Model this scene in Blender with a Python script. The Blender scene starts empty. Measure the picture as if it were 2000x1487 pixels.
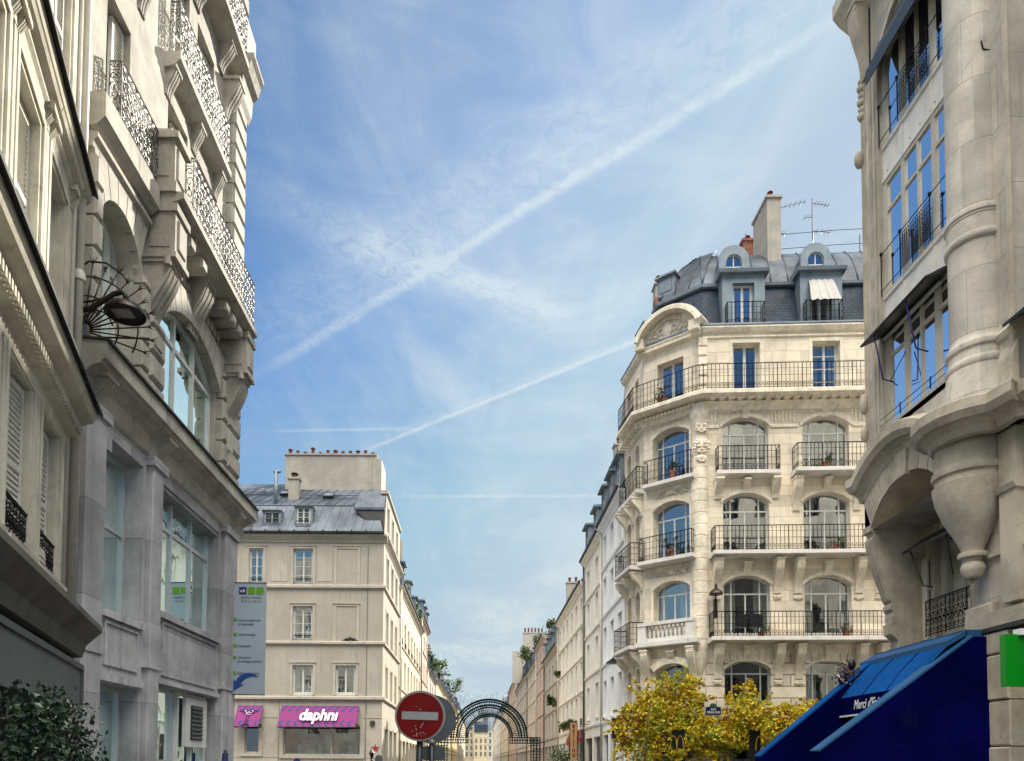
import bpy, math, random
from mathutils import Vector, Matrix
R = math.radians
C = bpy.context.scene.collection
scene = bpy.context.scene
# ------------------------------------------------------------------ camera
cam_d = bpy.data.cameras.new('camera'); cam = bpy.data.objects.new('camera', cam_d); C.objects.link(cam)
cam.matrix_world = Matrix.Translation((0, 0, 1.6)) @ Matrix.Rotation(R(92.5), 4, 'X') @ Matrix.Rotation(R(.35), 4, 'Z')
cam_d.sensor_width = 36; cam_d.lens = 36*1444/2000
cam_d.shift_x = .0338; cam_d.shift_y = .3402
cam_d.clip_start = .1; cam_d.clip_end = 3000
scene.camera = cam
# ------------------------------------------------------------------ light
SUN_AZ, SUN_EL = R(37), R(31)      # azimuth from +Y towards +X
sdir = Vector((math.sin(SUN_AZ)*math.cos(SUN_EL), math.cos(SUN_AZ)*math.cos(SUN_EL), math.sin(SUN_EL)))
sun_d = bpy.data.lights.new('sun', 'SUN'); sun = bpy.data.objects.new('sun', sun_d); C.objects.link(sun)
sun_d.energy = 2.0; sun_d.angle = R(.55); sun_d.color = (1, .93, .8)
sun.rotation_euler = sdir.to_track_quat('Z', 'Y').to_euler()
scene.view_settings.view_transform = 'Standard'; scene.view_settings.look = 'None'
scene.view_settings.exposure = 2.05; scene.view_settings.gamma = 1
TRAILS = [((-0.2634, 0.8524, 0.4517), (0.3321, 0.6471, 0.6862), .0014, .0075, .50, .007, .08, .6),
          ((-0.2634, 0.8524, 0.4517), (0.3321, 0.6471, 0.6862), .007, .022, .30, .02, .08, .95, .012),
          ((-0.2634, 0.8524, 0.4517), (0.3321, 0.6471, 0.6862), .012, .030, .36, .03, .08, 1.0, .045),
          ((-0.1371, 0.9104, 0.3902), (0.1949, 0.8451, 0.4979), .0008, .0032, .55, .003, .03, .5),
          ((-0.1371, 0.9104, 0.3902), (0.1949, 0.8451, 0.4979), .002, .006, .25, .006, .03, .9, .004),
          ((-0.2488, 0.7574, 0.6036), (0.0920, 0.8478, 0.5223), .008, .030, .42, .04, .08, 1.0),
          ((-0.0457, 0.8229, 0.5663), (0.0976, 0.8446, 0.5265), .004, .014, .45, .02, .04, .8),
          ((-0.2466, 0.8828, 0.3999), (-0.0933, 0.9056, 0.4138), .0008, .0025, .35, .002, .03, .3),
          ((-0.0890, 0.9364, 0.3394), (0.1596, 0.9272, 0.3389), .0008, .0028, .4, .002, .05, .5)]
SKYTINT = (.42, .60, .73, 1)
FILL_GLOW = (46, 43, 38.5, 1)  # warm radiance of the fill light added to the unseen rear sky
wd = bpy.data.worlds.new('World'); scene.world = wd; wd.use_nodes = True
NT = wd.node_tree; NT.nodes.clear()
class N:
    """tiny node helper"""
    def __init__(s, nt): s.nt = nt
    def new(s, t, **k):
        n = s.nt.nodes.new(t)
        for a, b in k.items(): setattr(n, a, b)
        return n
    def inp(s, sock, v):
        if isinstance(v, bpy.types.NodeSocket): s.nt.links.new(v, sock)
        elif v is not None: sock.default_value = v
    def m(s, op, a, b=None, c=None, clamp=False):
        n = s.new('ShaderNodeMath', operation=op, use_clamp=clamp)
        for i, v in enumerate((a, b, c)): s.inp(n.inputs[i], v)
        return n.outputs[0]
    def dot(s, a, v):
        n = s.new('ShaderNodeVectorMath', operation='DOT_PRODUCT'); s.inp(n.inputs[0], a); n.inputs[1].default_value = v
        return n.outputs['Value']
    def mix(s, f, a, b, blend='MIX'):
        n = s.new('ShaderNodeMix', data_type='RGBA', blend_type=blend)
        s.inp(n.inputs[0], f); s.inp(n.inputs[6], a); s.inp(n.inputs[7], b)
        return n.outputs[2]
    def noise(s, vec, scale, detail=3, rough=.55, dist=0):
        n = s.new('ShaderNodeTexNoise'); s.inp(n.inputs['Vector'], vec)
        n.inputs['Scale'].default_value = scale; n.inputs['Detail'].default_value = detail
        n.inputs['Roughness'].default_value = rough; n.inputs['Distortion'].default_value = dist
        return n.outputs['Fac']
    def map(s, vec, scale=(1, 1, 1), rot=(0, 0, 0), loc=(0, 0, 0)):
        n = s.new('ShaderNodeMapping'); s.inp(n.inputs[0], vec)
        n.inputs['Scale'].default_value = scale; n.inputs['Rotation'].default_value = rot; n.inputs['Location'].default_value = loc
        return n.outputs[0]
    def ss(s, v, a, b, lo=0., hi=1.):
        n = s.new('ShaderNodeMapRange', interpolation_type='SMOOTHSTEP'); s.inp(n.inputs[0], v)
        n.inputs[1].default_value = a; n.inputs[2].default_value = b; n.inputs[3].default_value = lo; n.inputs[4].default_value = hi
        return n.outputs[0]
def build_sky():
    n = N(NT)
    sky = n.new('ShaderNodeTexSky', sky_type='NISHITA', sun_disc=False, sun_elevation=SUN_EL, sun_rotation=SUN_AZ,
                altitude=30, air_density=1.0, dust_density=.5, ozone_density=2.2)
    co = n.new('ShaderNodeTexCoord').outputs['Generated']
    sep = n.new('ShaderNodeSeparateXYZ'); NT.links.new(co, sep.inputs[0])
    z = n.m('MAXIMUM', sep.outputs[2], .06)
    cmb = n.new('ShaderNodeCombineXYZ')
    NT.links.new(n.m('DIVIDE', sep.outputs[0], z), cmb.inputs[0]); NT.links.new(n.m('DIVIDE', sep.outputs[1], z), cmb.inputs[1])
    uv = cmb.outputs[0]
    # thin high cloud veil
    big = n.noise(n.map(uv, (1.1, .45, 1), (0, 0, R(-28))), 1.1, 6, .58, .8)
    fine = n.noise(n.map(uv, (3.5, .8, 1), (0, 0, R(-38))), 2.2, 7, .65, 1.2)
    mott = n.noise(n.map(co, (1.0, 1.0, 3.2), (0, R(14), 0)), 5.5, 7, .62, .7)
    veil = n.m('ADD', n.m('MULTIPLY', n.m('MULTIPLY', n.ss(big, .38, .75), n.ss(fine, .25, .8)), .8), n.m('MULTIPLY', n.ss(mott, .42, .74), .26))
    toward = n.ss(n.dot(co, tuple(sdir)), .55, .93)
    low = n.ss(sep.outputs[2], .52, .05)
    veil = n.m('MULTIPLY', veil, n.m('ADD', .20, n.m('ADD', n.m('MULTIPLY', toward, .7), n.m('MULTIPLY', low, .4))))
    veil = n.m('ADD', veil, n.m('ADD', n.m('MULTIPLY', n.m('MULTIPLY', toward, toward), n.ss(big, .1, .8, .16, .72)), n.m('MULTIPLY', low, .42)))
    wisp = n.noise(n.map(uv, (1, 1, 1)), 26, 7, .72, 1.0)
    wob = n.m('SUBTRACT', n.noise(n.map(uv, (1, 1, 1), (0, 0, 0), (4, 2, 0)), 3.0, 5, .6), .5)
    def trail(a, b, w, soft, gain, wobble=.004, fade=.04, wispy=.5, off=0):
        a = Vector(a).normalized(); b = Vector(b).normalized(); nn = a.cross(b).normalized()
        if nn.z < 0: nn = -nn
        m = (a+b).normalized(); t = (b-a).normalized(); half = (b-a).length/2
        d = n.m('ADD', n.dot(co, tuple(nn)), n.m('MULTIPLY_ADD', wob, wobble, -off))
        d = n.m('ABSOLUTE', d)
        al = n.m('ABSOLUTE', n.m('DIVIDE', n.dot(co, tuple(t)), n.m('MAXIMUM', n.dot(co, tuple(m)), .05)))
        k = n.m('MULTIPLY', n.ss(d, w+soft, w*.3), n.ss(al, half+fade, half-fade))
        front = n.ss(n.dot(co, tuple(m)), .3, .6)
        k = n.m('MULTIPLY', n.m('MULTIPLY', k, front), n.ss(wisp, .5-wispy*.35, .5+wispy*.35, 1-wispy, 1))
        return n.m('MULTIPLY', k, gain*.9)
    for t in TRAILS: veil = n.m('ADD', veil, trail(*t))
    veil = n.m('MINIMUM', veil, .96)
    cloud = n.mix(toward, (2.15, 2.72, 3.3, 1), (3.3, 3.85, 4.25, 1))
    cloud = n.mix(low, cloud, (3.15, 3.65, 3.75, 1))
    skyc = n.mix(1.0, sky.outputs[0], SKYTINT, 'MULTIPLY')
    vm = n.new('ShaderNodeVectorMath', operation='MINIMUM'); NT.links.new(skyc, vm.inputs[0]); vm.inputs[1].default_value = (1.8, 2.5, 3.4)
    col = n.mix(veil, vm.outputs[0], cloud)
    # added bright cloud glow, unseen behind the camera, to fill the shaded facades
    fill_mask = n.m('MULTIPLY', n.m('MULTIPLY', n.ss(sep.outputs[1], .15, -.25), n.ss(sep.outputs[2], .56, .8)), n.ss(n.noise(uv, 1.3, 5, .6), .25, .5, .45, 1))
    col = n.mix(fill_mask, col, FILL_GLOW)
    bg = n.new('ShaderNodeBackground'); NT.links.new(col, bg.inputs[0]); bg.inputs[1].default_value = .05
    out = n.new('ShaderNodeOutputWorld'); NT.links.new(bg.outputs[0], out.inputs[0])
build_sky()
# ------------------------------------------------------------------ materials
def mat(name, col, rough=.8, metal=0, spec=.4, var=.0, vscale=3, joints=None, streak=0, bump=0, bscale=40, jcol=None, hue=None, grime=0, bjoint=.3):
    m = bpy.data.materials.new(name); m.use_nodes = True; nt = m.node_tree; n = N(nt)
    b = nt.nodes['Principled BSDF']; b.inputs['Roughness'].default_value = rough; b.inputs['Metallic'].default_value = metal
    b.inputs['Specular IOR Level'].default_value = spec
    c = (*col, 1) if len(col) == 3 else col
    tc = n.new('ShaderNodeTexCoord'); ob = tc.outputs['Object']; uv = tc.outputs['UV']
    col_s = c; hgt = None
    if var:
        a = n.noise(ob, vscale, 5, .6); a2 = n.noise(ob, vscale*.22, 3, .5)
        f = n.m('ADD', n.m('MULTIPLY', a, .5), n.m('MULTIPLY', a2, .5))
        d = tuple(x*(1-var) for x in col[:3]); l = tuple(min(1, x*(1+var*.6)) for x in col[:3])
        if hue: l = hue
        col_s = n.mix(n.ss(f, .36, .64), (*d, 1), (*l, 1))
    if streak:
        s = n.noise(n.map(ob, (2.2, 2.2, .12)), 3, 5, .65)
        s2 = n.noise(ob, .8, 3, .5)
        f = n.m('MULTIPLY', n.m('MULTIPLY', n.ss(s, .5, .78), n.ss(s2, .38, .6)), streak)
        col_s = n.mix(f, col_s, tuple(x*.42 for x in col[:3])+(1,))
    if grime:
        g = n.noise(ob, 1.7, 7, .7, 1.5)
        col_s = n.mix(n.m('MULTIPLY', n.ss(g, .55, .75), grime), col_s, (.05, .048, .042, 1))
    if joints:
        bw, bh, mort = joints[:3]
        br = n.new('ShaderNodeTexBrick'); nt.links.new(uv, br.inputs['Vector']); br.offset = joints[3] if len(joints) > 3 else .5
        br.inputs['Scale'].default_value = 1; br.inputs['Mortar Size'].default_value = mort; br.inputs['Mortar Smooth'].default_value = .3
        br.inputs['Brick Width'].default_value = bw; br.inputs['Row Height'].default_value = bh; br.inputs['Bias'].default_value = 0
        br.inputs['Color1'].default_value = (.80, .80, .80, 1); br.inputs['Color2'].default_value = (1.12, 1.09, 1.06, 1)
        jc = jcol or (.55, .53, .5)
        br.inputs['Mortar'].default_value = (*jc, 1)
        col_s = n.mix(1, col_s, br.outputs['Color'], 'MULTIPLY')
        hgt = n.m('MULTIPLY', br.outputs['Fac'], -bjoint)
    if bump:
        bn = n.noise(ob, bscale, 4, .6)
        hgt = n.m('ADD', hgt, n.m('MULTIPLY', bn, bump)) if hgt else n.m('MULTIPLY', bn, bump)
    n.inp(b.inputs['Base Color'], col_s)
    if hgt:
        bp = n.new('ShaderNodeBump'); bp.inputs['Distance'].default_value = .02; bp.inputs['Strength'].default_value = .8
        nt.links.new(hgt, bp.inputs['Height']); nt.links.new(bp.outputs[0], b.inputs['Normal'])
    return m
def glass_mat(name, tint, base, rough=.015, gc=(.88, .95, 1)):
    m = bpy.data.materials.new(name); m.use_nodes = True; nt = m.node_tree; nt.nodes.clear(); n = N(nt)
    fr = n.new('ShaderNodeFresnel'); fr.inputs[0].default_value = 1.55
    f = n.m('ADD', n.m('MULTIPLY', fr.outputs[0], 1-base), base, clamp=True)
    tc = n.new('ShaderNodeTexCoord').outputs['Object']
    bp = n.new('ShaderNodeBump'); bp.inputs['Distance'].default_value = .012; bp.inputs['Strength'].default_value = .35
    nt.links.new(n.noise(tc, 1.6, 2, .5), bp.inputs['Height'])
    g = n.new('ShaderNodeBsdfGlossy'); g.inputs['Roughness'].default_value = rough; g.inputs[0].default_value = (*gc, 1)
    nt.links.new(bp.outputs[0], g.inputs['Normal'])
    t = n.new('ShaderNodeBsdfTransparent'); t.inputs[0].default_value = (*tint, 1)
    mx = n.new('ShaderNodeMixShader'); nt.links.new(f, mx.inputs[0]); nt.links.new(t.outputs[0], mx.inputs[1]); nt.links.new(g.outputs[0], mx.inputs[2])
    o = n.new('ShaderNodeOutputMaterial'); nt.links.new(mx.outputs[0], o.inputs[0])
    return m
def leaf_mat(name, stops, rough=.5, trans=.25):
    m = bpy.data.materials.new(name); m.use_nodes = True; nt = m.node_tree; n = N(nt); b = nt.nodes['Principled BSDF']
    geo = n.new('ShaderNodeNewGeometry'); rp = n.new('ShaderNodeValToRGB')
    tc = n.new('ShaderNodeTexCoord').outputs['Object']
    f = n.m('ADD', n.m('MULTIPLY', geo.outputs['Random Per Island'], .62), n.m('MULTIPLY', n.ss(n.noise(tc, 1.3, 2, .5), .3, .7), .38))
    nt.links.new(f, rp.inputs[0]); e = rp.color_ramp.elements
    while len(e) < len(stops): e.new(.5)
    for i, (p, c) in enumerate(stops): e[i].position = p; e[i].color = (*c, 1)
    nt.links.new(rp.outputs[0], b.inputs['Base Color']); b.inputs['Roughness'].default_value = rough
    tl = n.new('ShaderNodeBsdfTranslucent'); nt.links.new(rp.outputs[0], tl.inputs[0])
    mx = n.new('ShaderNodeMixShader'); mx.inputs[0].default_value = trans
    nt.links.new(b.outputs[0], mx.inputs[1]); nt.links.new(tl.outputs[0], mx.inputs[2])
    nt.links.new(mx.outputs[0], nt.nodes['Material Output'].inputs[0])
    return m
M = {}
M['stoneD'] = mat('cream limestone', (.76, .68, .535), var=.15, vscale=2.0, joints=(1.1, .42, .012), streak=.5, grime=.10, bump=.25, jcol=(.72, .68, .62), hue=(.83, .755, .61))
M['stoneDt'] = mat('cream limestone carved', (.79, .715, .575), var=.22, vscale=5, streak=.55, grime=.16, bump=.35, bscale=25)
M['stoneDr'] = mat('rusticated limestone', (.73, .665, .55), var=.14, vscale=2.5, joints=(2.2, .46, .03), streak=.15, bump=.25, jcol=(.45, .4, .33), bjoint=.8)
M['white_ledge'] = mat('painted ledge', (.70, .68, .63), var=.12, vscale=4, streak=.6)
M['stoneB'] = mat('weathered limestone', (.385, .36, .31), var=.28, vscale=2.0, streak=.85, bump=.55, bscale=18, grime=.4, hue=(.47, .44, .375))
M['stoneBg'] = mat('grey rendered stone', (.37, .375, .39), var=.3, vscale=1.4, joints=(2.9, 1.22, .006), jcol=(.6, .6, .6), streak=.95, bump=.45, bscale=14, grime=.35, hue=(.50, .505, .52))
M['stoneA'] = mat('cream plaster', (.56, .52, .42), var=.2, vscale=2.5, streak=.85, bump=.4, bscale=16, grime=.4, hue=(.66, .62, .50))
M['stoneR'] = mat('grey limestone', (.56, .525, .455), var=.26, vscale=1.6, joints=(2.3, 1.15, .008), streak=.7, bump=.5, bscale=20, grime=.3, jcol=(.66, .62, .58), hue=(.65, .615, .54), bjoint=.25)
M['stoneRt'] = mat('grey limestone carved', (.50, .445, .35), var=.28, vscale=2.0, streak=.7, bump=.5, bscale=16, grime=.35, hue=(.60, .54, .43))
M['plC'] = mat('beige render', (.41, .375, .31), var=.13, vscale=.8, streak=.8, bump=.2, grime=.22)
M['plCt'] = mat('beige render trim', (.45, .41, .335), var=.14, vscale=2, streak=.8, grime=.25)
M['zinc'] = mat('zinc sheet', (.05, .068, .09), rough=.55, metal=.2, var=.45, vscale=1.0, streak=.6, bump=.2, bscale=3, hue=(.125, .155, .19))
M['zincl'] = mat('pale zinc', (.17, .215, .25), rough=.5, metal=.25, var=.2, vscale=2, streak=.5, hue=(.22, .275, .31))
M['slate'] = mat('slate tiles', (.017, .036, .065), rough=.55, spec=.25, var=.5, vscale=6, joints=(.22, .13, .012), jcol=(.45, .45, .45), bjoint=1.2)
M['brick'] = mat('red brick', (.30, .10, .06), var=.35, vscale=7, joints=(.22, .075, .012), jcol=(1.2, 1.6, 1.6))
M['chim'] = mat('chimney render', (.40, .37, .31), var=.2, vscale=1.6, streak=.7, grime=.25)
M['pot'] = mat('clay pot', (.15, .055, .035), var=.3, vscale=9, rough=.8)
M['iron'] = mat('black iron', (.008, .008, .011), rough=.7, spec=.2)
M['ironB'] = mat('weathered iron', (.10, .10, .105), rough=.35, metal=.6, var=.5, vscale=30, hue=(.3, .3, .29))
M['wframe'] = mat('white window paint', (.60, .60, .57), rough=.45, var=.08, vscale=8)
M['cframe'] = mat('cream window paint', (.50, .475, .40), rough=.5, var=.1, vscale=8)
M['gframe'] = mat('grey aluminium', (.46, .48, .48), rough=.35, metal=.3)
M['dframe'] = mat('dark frame', (.03, .03, .032), rough=.4)
M['glass'] = glass_mat('window glass', (.55, .6, .6), .13)
M['glassb'] = glass_mat('mirror glass', (.4, .5, .52), .30)
M['glasst'] = glass_mat('teal glass', (.3, .44, .42), .40, gc=(.80, .97, .94))
M['glassr'] = glass_mat('sky mirror glass', (.6, .66, .68), .62, gc=(1, 1, 1))
M['skypane'] = glass_mat('attic glass', (.05, .07, .1), .55, gc=(.72, .86, 1))
M['far_pane'] = mat('dark window glass', (.03, .034, .04), rough=.12, spec=.8, var=.6, vscale=.9, hue=(.20, .20, .18))
M['inside'] = mat('dark interior', (.02, .019, .018), var=.4, vscale=1.2)
M['curtain'] = mat('white curtain', (.62, .60, .55), var=.1, vscale=4)
M['shutter'] = mat('pale louvred shutter', (.62, .60, .53), rough=.6, var=.08, vscale=5, streak=.3)
M['soot'] = mat('dark drip edge lead', (.035, .038, .035), rough=.7, var=.4, vscale=5)
M['pipe'] = mat('cream downpipe', (.52, .49, .41), rough=.5, var=.12, vscale=4, streak=.4)
M['asphalt'] = mat('asphalt', (.05, .05, .052), rough=.9, var=.2, vscale=3, bump=.6, bscale=60)
M['pave'] = mat('granite pavement', (.2, .19, .175), rough=.85, var=.2, vscale=3, joints=(.8, .5, .01))
M['kerb'] = mat('granite kerb', (.26, .25, .24), rough=.8, var=.2, vscale=8)
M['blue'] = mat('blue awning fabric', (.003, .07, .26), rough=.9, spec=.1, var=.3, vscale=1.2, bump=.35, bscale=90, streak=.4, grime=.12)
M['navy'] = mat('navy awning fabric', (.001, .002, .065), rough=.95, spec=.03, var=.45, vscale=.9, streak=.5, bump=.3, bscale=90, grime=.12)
M['edge'] = mat('light blue edging', (.012, .08, .20), rough=.6, var=.15, vscale=3)
M['white'] = mat('white paint', (.8, .8, .79), rough=.5)
M['black'] = mat('black panel', (.006, .007, .009), rough=.35)
M['gold'] = mat('yellow letters', (.75, .48, .05), rough=.5)
M['green'] = mat('green panel', (.002, .26, .012), rough=.3, spec=.5)
M['red'] = mat('sign red', (.14, .0012, .0015), rough=.5, spec=.2, var=.15, vscale=3)
M['fascia'] = mat('grey shop fascia', (.12, .13, .13), rough=.6, var=.12, vscale=2, streak=.3)
M['signgrey'] = mat('sign back', (.08, .095, .10), rough=.45, metal=.4, var=.15, vscale=6)
M['signrim'] = mat('sign rim', (.24, .24, .235), rough=.4, metal=.3)
M['signwhite'] = mat('worn sign white', (.23, .25, .25), rough=.5, var=.12, vscale=9)
M['post'] = mat('dark post', (.012, .014, .02), rough=.4)
M['banner'] = mat('grey blue banner', (.34, .41, .48), rough=.6, var=.06, vscale=2, streak=.2)
M['bblue'] = mat('banner blue', (.012, .055, .25), rough=.6)
M['bnavy'] = mat('banner navy', (.01, .012, .12), rough=.6)
M['bgreen'] = mat('banner green', (.12, .32, .015), rough=.6)
M['btext'] = mat('banner text', (.03, .06, .17), rough=.6)
M['bgtext'] = mat('banner grey text', (.12, .14, .17), rough=.6)
M['plaque'] = mat('enamel blue plaque', (.006, .012, .13), rough=.25, spec=.6)
M['plaqueg'] = mat('enamel green edge', (.02, .09, .05), rough=.3)
M['teal'] = mat('dark green arch paint', (.002, .024, .026), rough=.6, spec=.2)
M['terracotta'] = mat('terracotta', (.36, .14, .08), rough=.8, var=.2, vscale=6)
M['cloth'] = mat('white striped blind', (.50, .485, .45), rough=.9, var=.1, vscale=5)
M['lampb'] = mat('bronze lamp', (.035, .028, .024), rough=.35, metal=.7)
M['lamplens'] = mat('lamp lens', (.25, .25, .24), rough=.25)
M['orange'] = mat('orange bulb', (.45, .10, .015), rough=.3)
M['bijwood'] = mat('tan sign board', (.50, .27, .12), rough=.6, var=.1, vscale=5)
M['cornbrown'] = mat('weathered zinc cornice', (.12, .11, .085), rough=.7, var=.3, vscale=3, streak=.5)
M['brown'] = mat('dark brown', (.05, .018, .01), rough=.5)
M['redcloth'] = mat('red fabric', (.38, .02, .02), rough=.8, var=.15, vscale=4)
M['shop'] = mat('shop window display', (.30, .26, .20), rough=.15, spec=.6, var=.7, vscale=2.2, hue=(.62, .52, .36))
M['bark'] = mat('bark', (.10, .075, .05), rough=.9, var=.3, vscale=12)
M['pigeon'] = mat('pigeon', (.03, .03, .035), rough=.7)
M['leafy'] = leaf_mat('autumn leaves', [(0, (.05, .02, .01)), (.17, (.20, .08, .01)), (.31, (.60, .38, .014)), (.50, (.78, .60, .025)), (.64, (.50, .52, .035)), (.82, (.20, .32, .025)), (1, (.05, .10, .01))], trans=.35)
M['leafg'] = leaf_mat('green leaves', [(0, (.02, .045, .012)), (.5, (.05, .10, .02)), (1, (.12, .17, .035))])
M['leafd'] = leaf_mat('dark glossy ivy leaves', [(0, (.008, .018, .010)), (.6, (.02, .045, .02)), (1, (.05, .09, .04))], rough=.28, trans=.08)
M['leafp'] = leaf_mat('dusky flower petals', [(0, (.012, .012, .06)), (.5, (.05, .04, .12)), (.75, (.35, .08, .04)), (1, (.5, .4, .35))])
def pattern_mat():
    m = bpy.data.materials.new('magenta and violet pattern'); m.use_nodes = True; nt = m.node_tree; n = N(nt); b = nt.nodes['Principled BSDF']
    uv = n.new('ShaderNodeTexCoord').outputs['UV']
    sp = n.new('ShaderNodeSeparateXYZ'); nt.links.new(uv, sp.inputs[0])
    x = n.m('ADD', sp.outputs[0], n.m('MULTIPLY', n.m('SINE', n.m('MULTIPLY', sp.outputs[1], 9)), .14))
    s = n.m('SINE', n.m('MULTIPLY', x, 15)); s2 = n.m('SINE', n.m('MULTIPLY', x, 30))
    y = n.m('SINE', n.m('MULTIPLY', n.m('ADD', sp.outputs[1], n.m('MULTIPLY', s, .1)), 7))
    c = n.mix(n.ss(s2, -.3, .3), (.27, .022, .11, 1), (.17, .028, .19, 1))
    c = n.mix(n.m('MULTIPLY', n.ss(s, .1, .5), n.ss(y, -.2, .3)), c, (.05, .04, .16, 1))
    n.inp(b.inputs['Base Color'], c); b.inputs['Roughness'].default_value = .8
    return m
M['pattern'] = pattern_mat()
# ------------------------------------------------------------------ mesh builder
class MB:
    def __init__(s): s.v = []; s.f = []; s.mi = []; s.sm = []
    def add(s, vs, fs, m=0, smooth=False):
        o = len(s.v); s.v += [tuple(p) for p in vs]
        for f in fs: s.f.append([i+o for i in f]); s.mi.append(m); s.sm.append(smooth)
    def poly(s, pts, m=0): s.add(pts, [list(range(len(pts)))], m)
    def box(s, x0, x1, y0, y1, z0, z1, m=0):
        s.add([(x0, y0, z0), (x1, y0, z0), (x1, y1, z0), (x0, y1, z0), (x0, y0, z1), (x1, y0, z1), (x1, y1, z1), (x0, y1, z1)],
              [(0, 3, 2, 1), (4, 5, 6, 7), (0, 1, 5, 4), (1, 2, 6, 5), (2, 3, 7, 6), (3, 0, 4, 7)], m)
    def bev(s, x0, x1, y0, y1, z0, z1, b=.03, m=0):
        """block with a chamfered front (low y) face"""
        s.add([(x0, y1, z0), (x1, y1, z0), (x1, y1, z1), (x0, y1, z1), (x0, y0+b, z0), (x1, y0+b, z0), (x1, y0+b, z1), (x0, y0+b, z1),
               (x0+b, y0, z0+b), (x1-b, y0, z0+b), (x1-b, y0, z1-b), (x0+b, y0, z1-b)],
              [(0, 1, 5, 4), (1, 2, 6, 5), (2, 3, 7, 6), (3, 0, 4, 7), (4, 5, 9, 8), (5, 6, 10, 9), (6, 7, 11, 10), (7, 4, 8, 11), (8, 9, 10, 11)], m)
    def prism(s, a, b, m=0, caps=True, smooth=False):
        """a, b: matching closed rings of 3D points"""
        n = len(a); s.add(list(a)+list(b), [(i, (i+1) % n, n+(i+1) % n, n+i) for i in range(n)], m, smooth)
        if caps: s.poly(a[::-1], m); s.poly(b, m)
    def px(s, prof, x0, x1, m=0): s.prism([(x0, y, z) for y, z in prof], [(x1, y, z) for y, z in prof], m)
    def py(s, prof, y0, y1, m=0): s.prism([(x, y0, z) for x, z in prof], [(x, y1, z) for x, z in prof], m)
    def pz(s, prof, z0, z1, m=0): s.prism([(x, y, z0) for x, y in prof], [(x, y, z1) for x, y in prof], m)
    def lathe(s, cx, cy, prof, n=16, m=0, a0=0, a1=360, smooth=True):
        runs = [[prof[0]]]
        for i in range(1, len(prof)):
            runs[-1].append(prof[i])
            if 0 < i < len(prof)-1:
                d0 = (prof[i][0]-prof[i-1][0], prof[i][1]-prof[i-1][1]); d1 = (prof[i+1][0]-prof[i][0], prof[i+1][1]-prof[i][1])
                l0, l1 = math.hypot(*d0) or 1, math.hypot(*d1) or 1
                if (d0[0]*d1[0]+d0[1]*d1[1])/(l0*l1) < .82: runs.append([prof[i]])
        if len(runs) > 1:
            for r_ in runs:
                if len(r_) > 1: s.lathe(cx, cy, r_, n, m, a0, a1, smooth)
            return
        full = abs(a1-a0) >= 359; k = n if full else n+1; vs = []
        for r, z in prof:
            for i in range(k):
                a = R(a0+(a1-a0)*i/n); vs.append((cx+r*math.cos(a), cy+r*math.sin(a), z))
        fs = []
        for j in range(len(prof)-1):
            for i in range(n):
                i2 = (i+1) % k; fs.append((j*k+i, j*k+i2, (j+1)*k+i2, (j+1)*k+i))
        s.add(vs, fs, m, smooth)
    def tube(s, pts, r, n=5, m=0, r1=None, smooth=True):
        pts = [Vector(p) for p in pts]; rings = []; L = len(pts)
        for i, p in enumerate(pts):
            d = (pts[min(i+1, L-1)]-pts[max(i-1, 0)])
            if d.length < 1e-7: d = Vector((0, 0, 1))
            d.normalize(); u = d.cross(Vector((.13, .21, .97)));
            if u.length < .1: u = d.cross(Vector((1, 0, 0)))
            u.normalize(); w = d.cross(u); rr = r if r1 is None else r+(r1-r)*i/max(1, L-1)
            rings.append([p+u*(rr*math.cos(2*math.pi*k/n))+w*(rr*math.sin(2*math.pi*k/n)) for k in range(n)])
        vs = [q for g in rings for q in g]
        fs = [(i*n+k, i*n+(k+1) % n, (i+1)*n+(k+1) % n, (i+1)*n+k) for i in range(L-1) for k in range(n)]
        fs += [tuple(range(n))[::-1], tuple((L-1)*n+k for k in range(n))]
        s.add(vs, fs, m, smooth)
    def bar(s, a, b, w, m=0): s.tube([a, b], w*.7, 4, m, smooth=False)
    def blob(s, c, rx, ry, rz, m=0, n=6, k=4):
        vs = [(c[0], c[1], c[2]-rz)]
        for j in range(1, k):
            t = -math.pi/2+math.pi*j/k
            for i in range(n): a = 2*math.pi*i/n; vs.append((c[0]+rx*math.cos(t)*math.cos(a), c[1]+ry*math.cos(t)*math.sin(a), c[2]+rz*math.sin(t)))
        vs.append((c[0], c[1], c[2]+rz)); e = len(vs)-1; fs = [(0, 1+(i+1) % n, 1+i) for i in range(n)]
        for j in range(k-2):
            for i in range(n): a = 1+j*n+i; b = 1+j*n+(i+1) % n; fs.append((a, b, b+n, a+n))
        fs += [(e, 1+(k-2)*n+i, 1+(k-2)*n+(i+1) % n) for i in range(n)]
        s.add(vs, fs, m, True)
    def relief(s, cx, y, cz, w, h, seed=1, m=0):
        """symmetrical carved scrollwork standing on the wall"""
        r = random.Random(seed)
        s.blob((cx, y, cz), w*.10, .06, h*.34, m, 8, 5)
        for k in range(int(8+w*7)):
            t = r.uniform(.12, 1); ox = t*w*.5; oz = r.uniform(-.4, .4)*h*(1.1-t*.5); a = r.uniform(.025, .06)
            for sg in (-1, 1): s.blob((cx+sg*ox, y, cz+oz), a*1.4, .045, a, m, 5, 3)
        for k in range(int(2+w*2)):
            t = (k+.6)/(2+w*2); ox = t*w*.45; rad = h*(.26-.1*t); oz = r.uniform(-.12, .12)*h
            for sg in (-1, 1):
                pts = [(cx+sg*(ox+rad*(1-.09*q)*math.cos(q*.8)), y-.015, cz+oz+rad*(1-.09*q)*math.sin(q*.8)) for q in range(8)]
                s.tube(pts, .024, 4, m)
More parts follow.
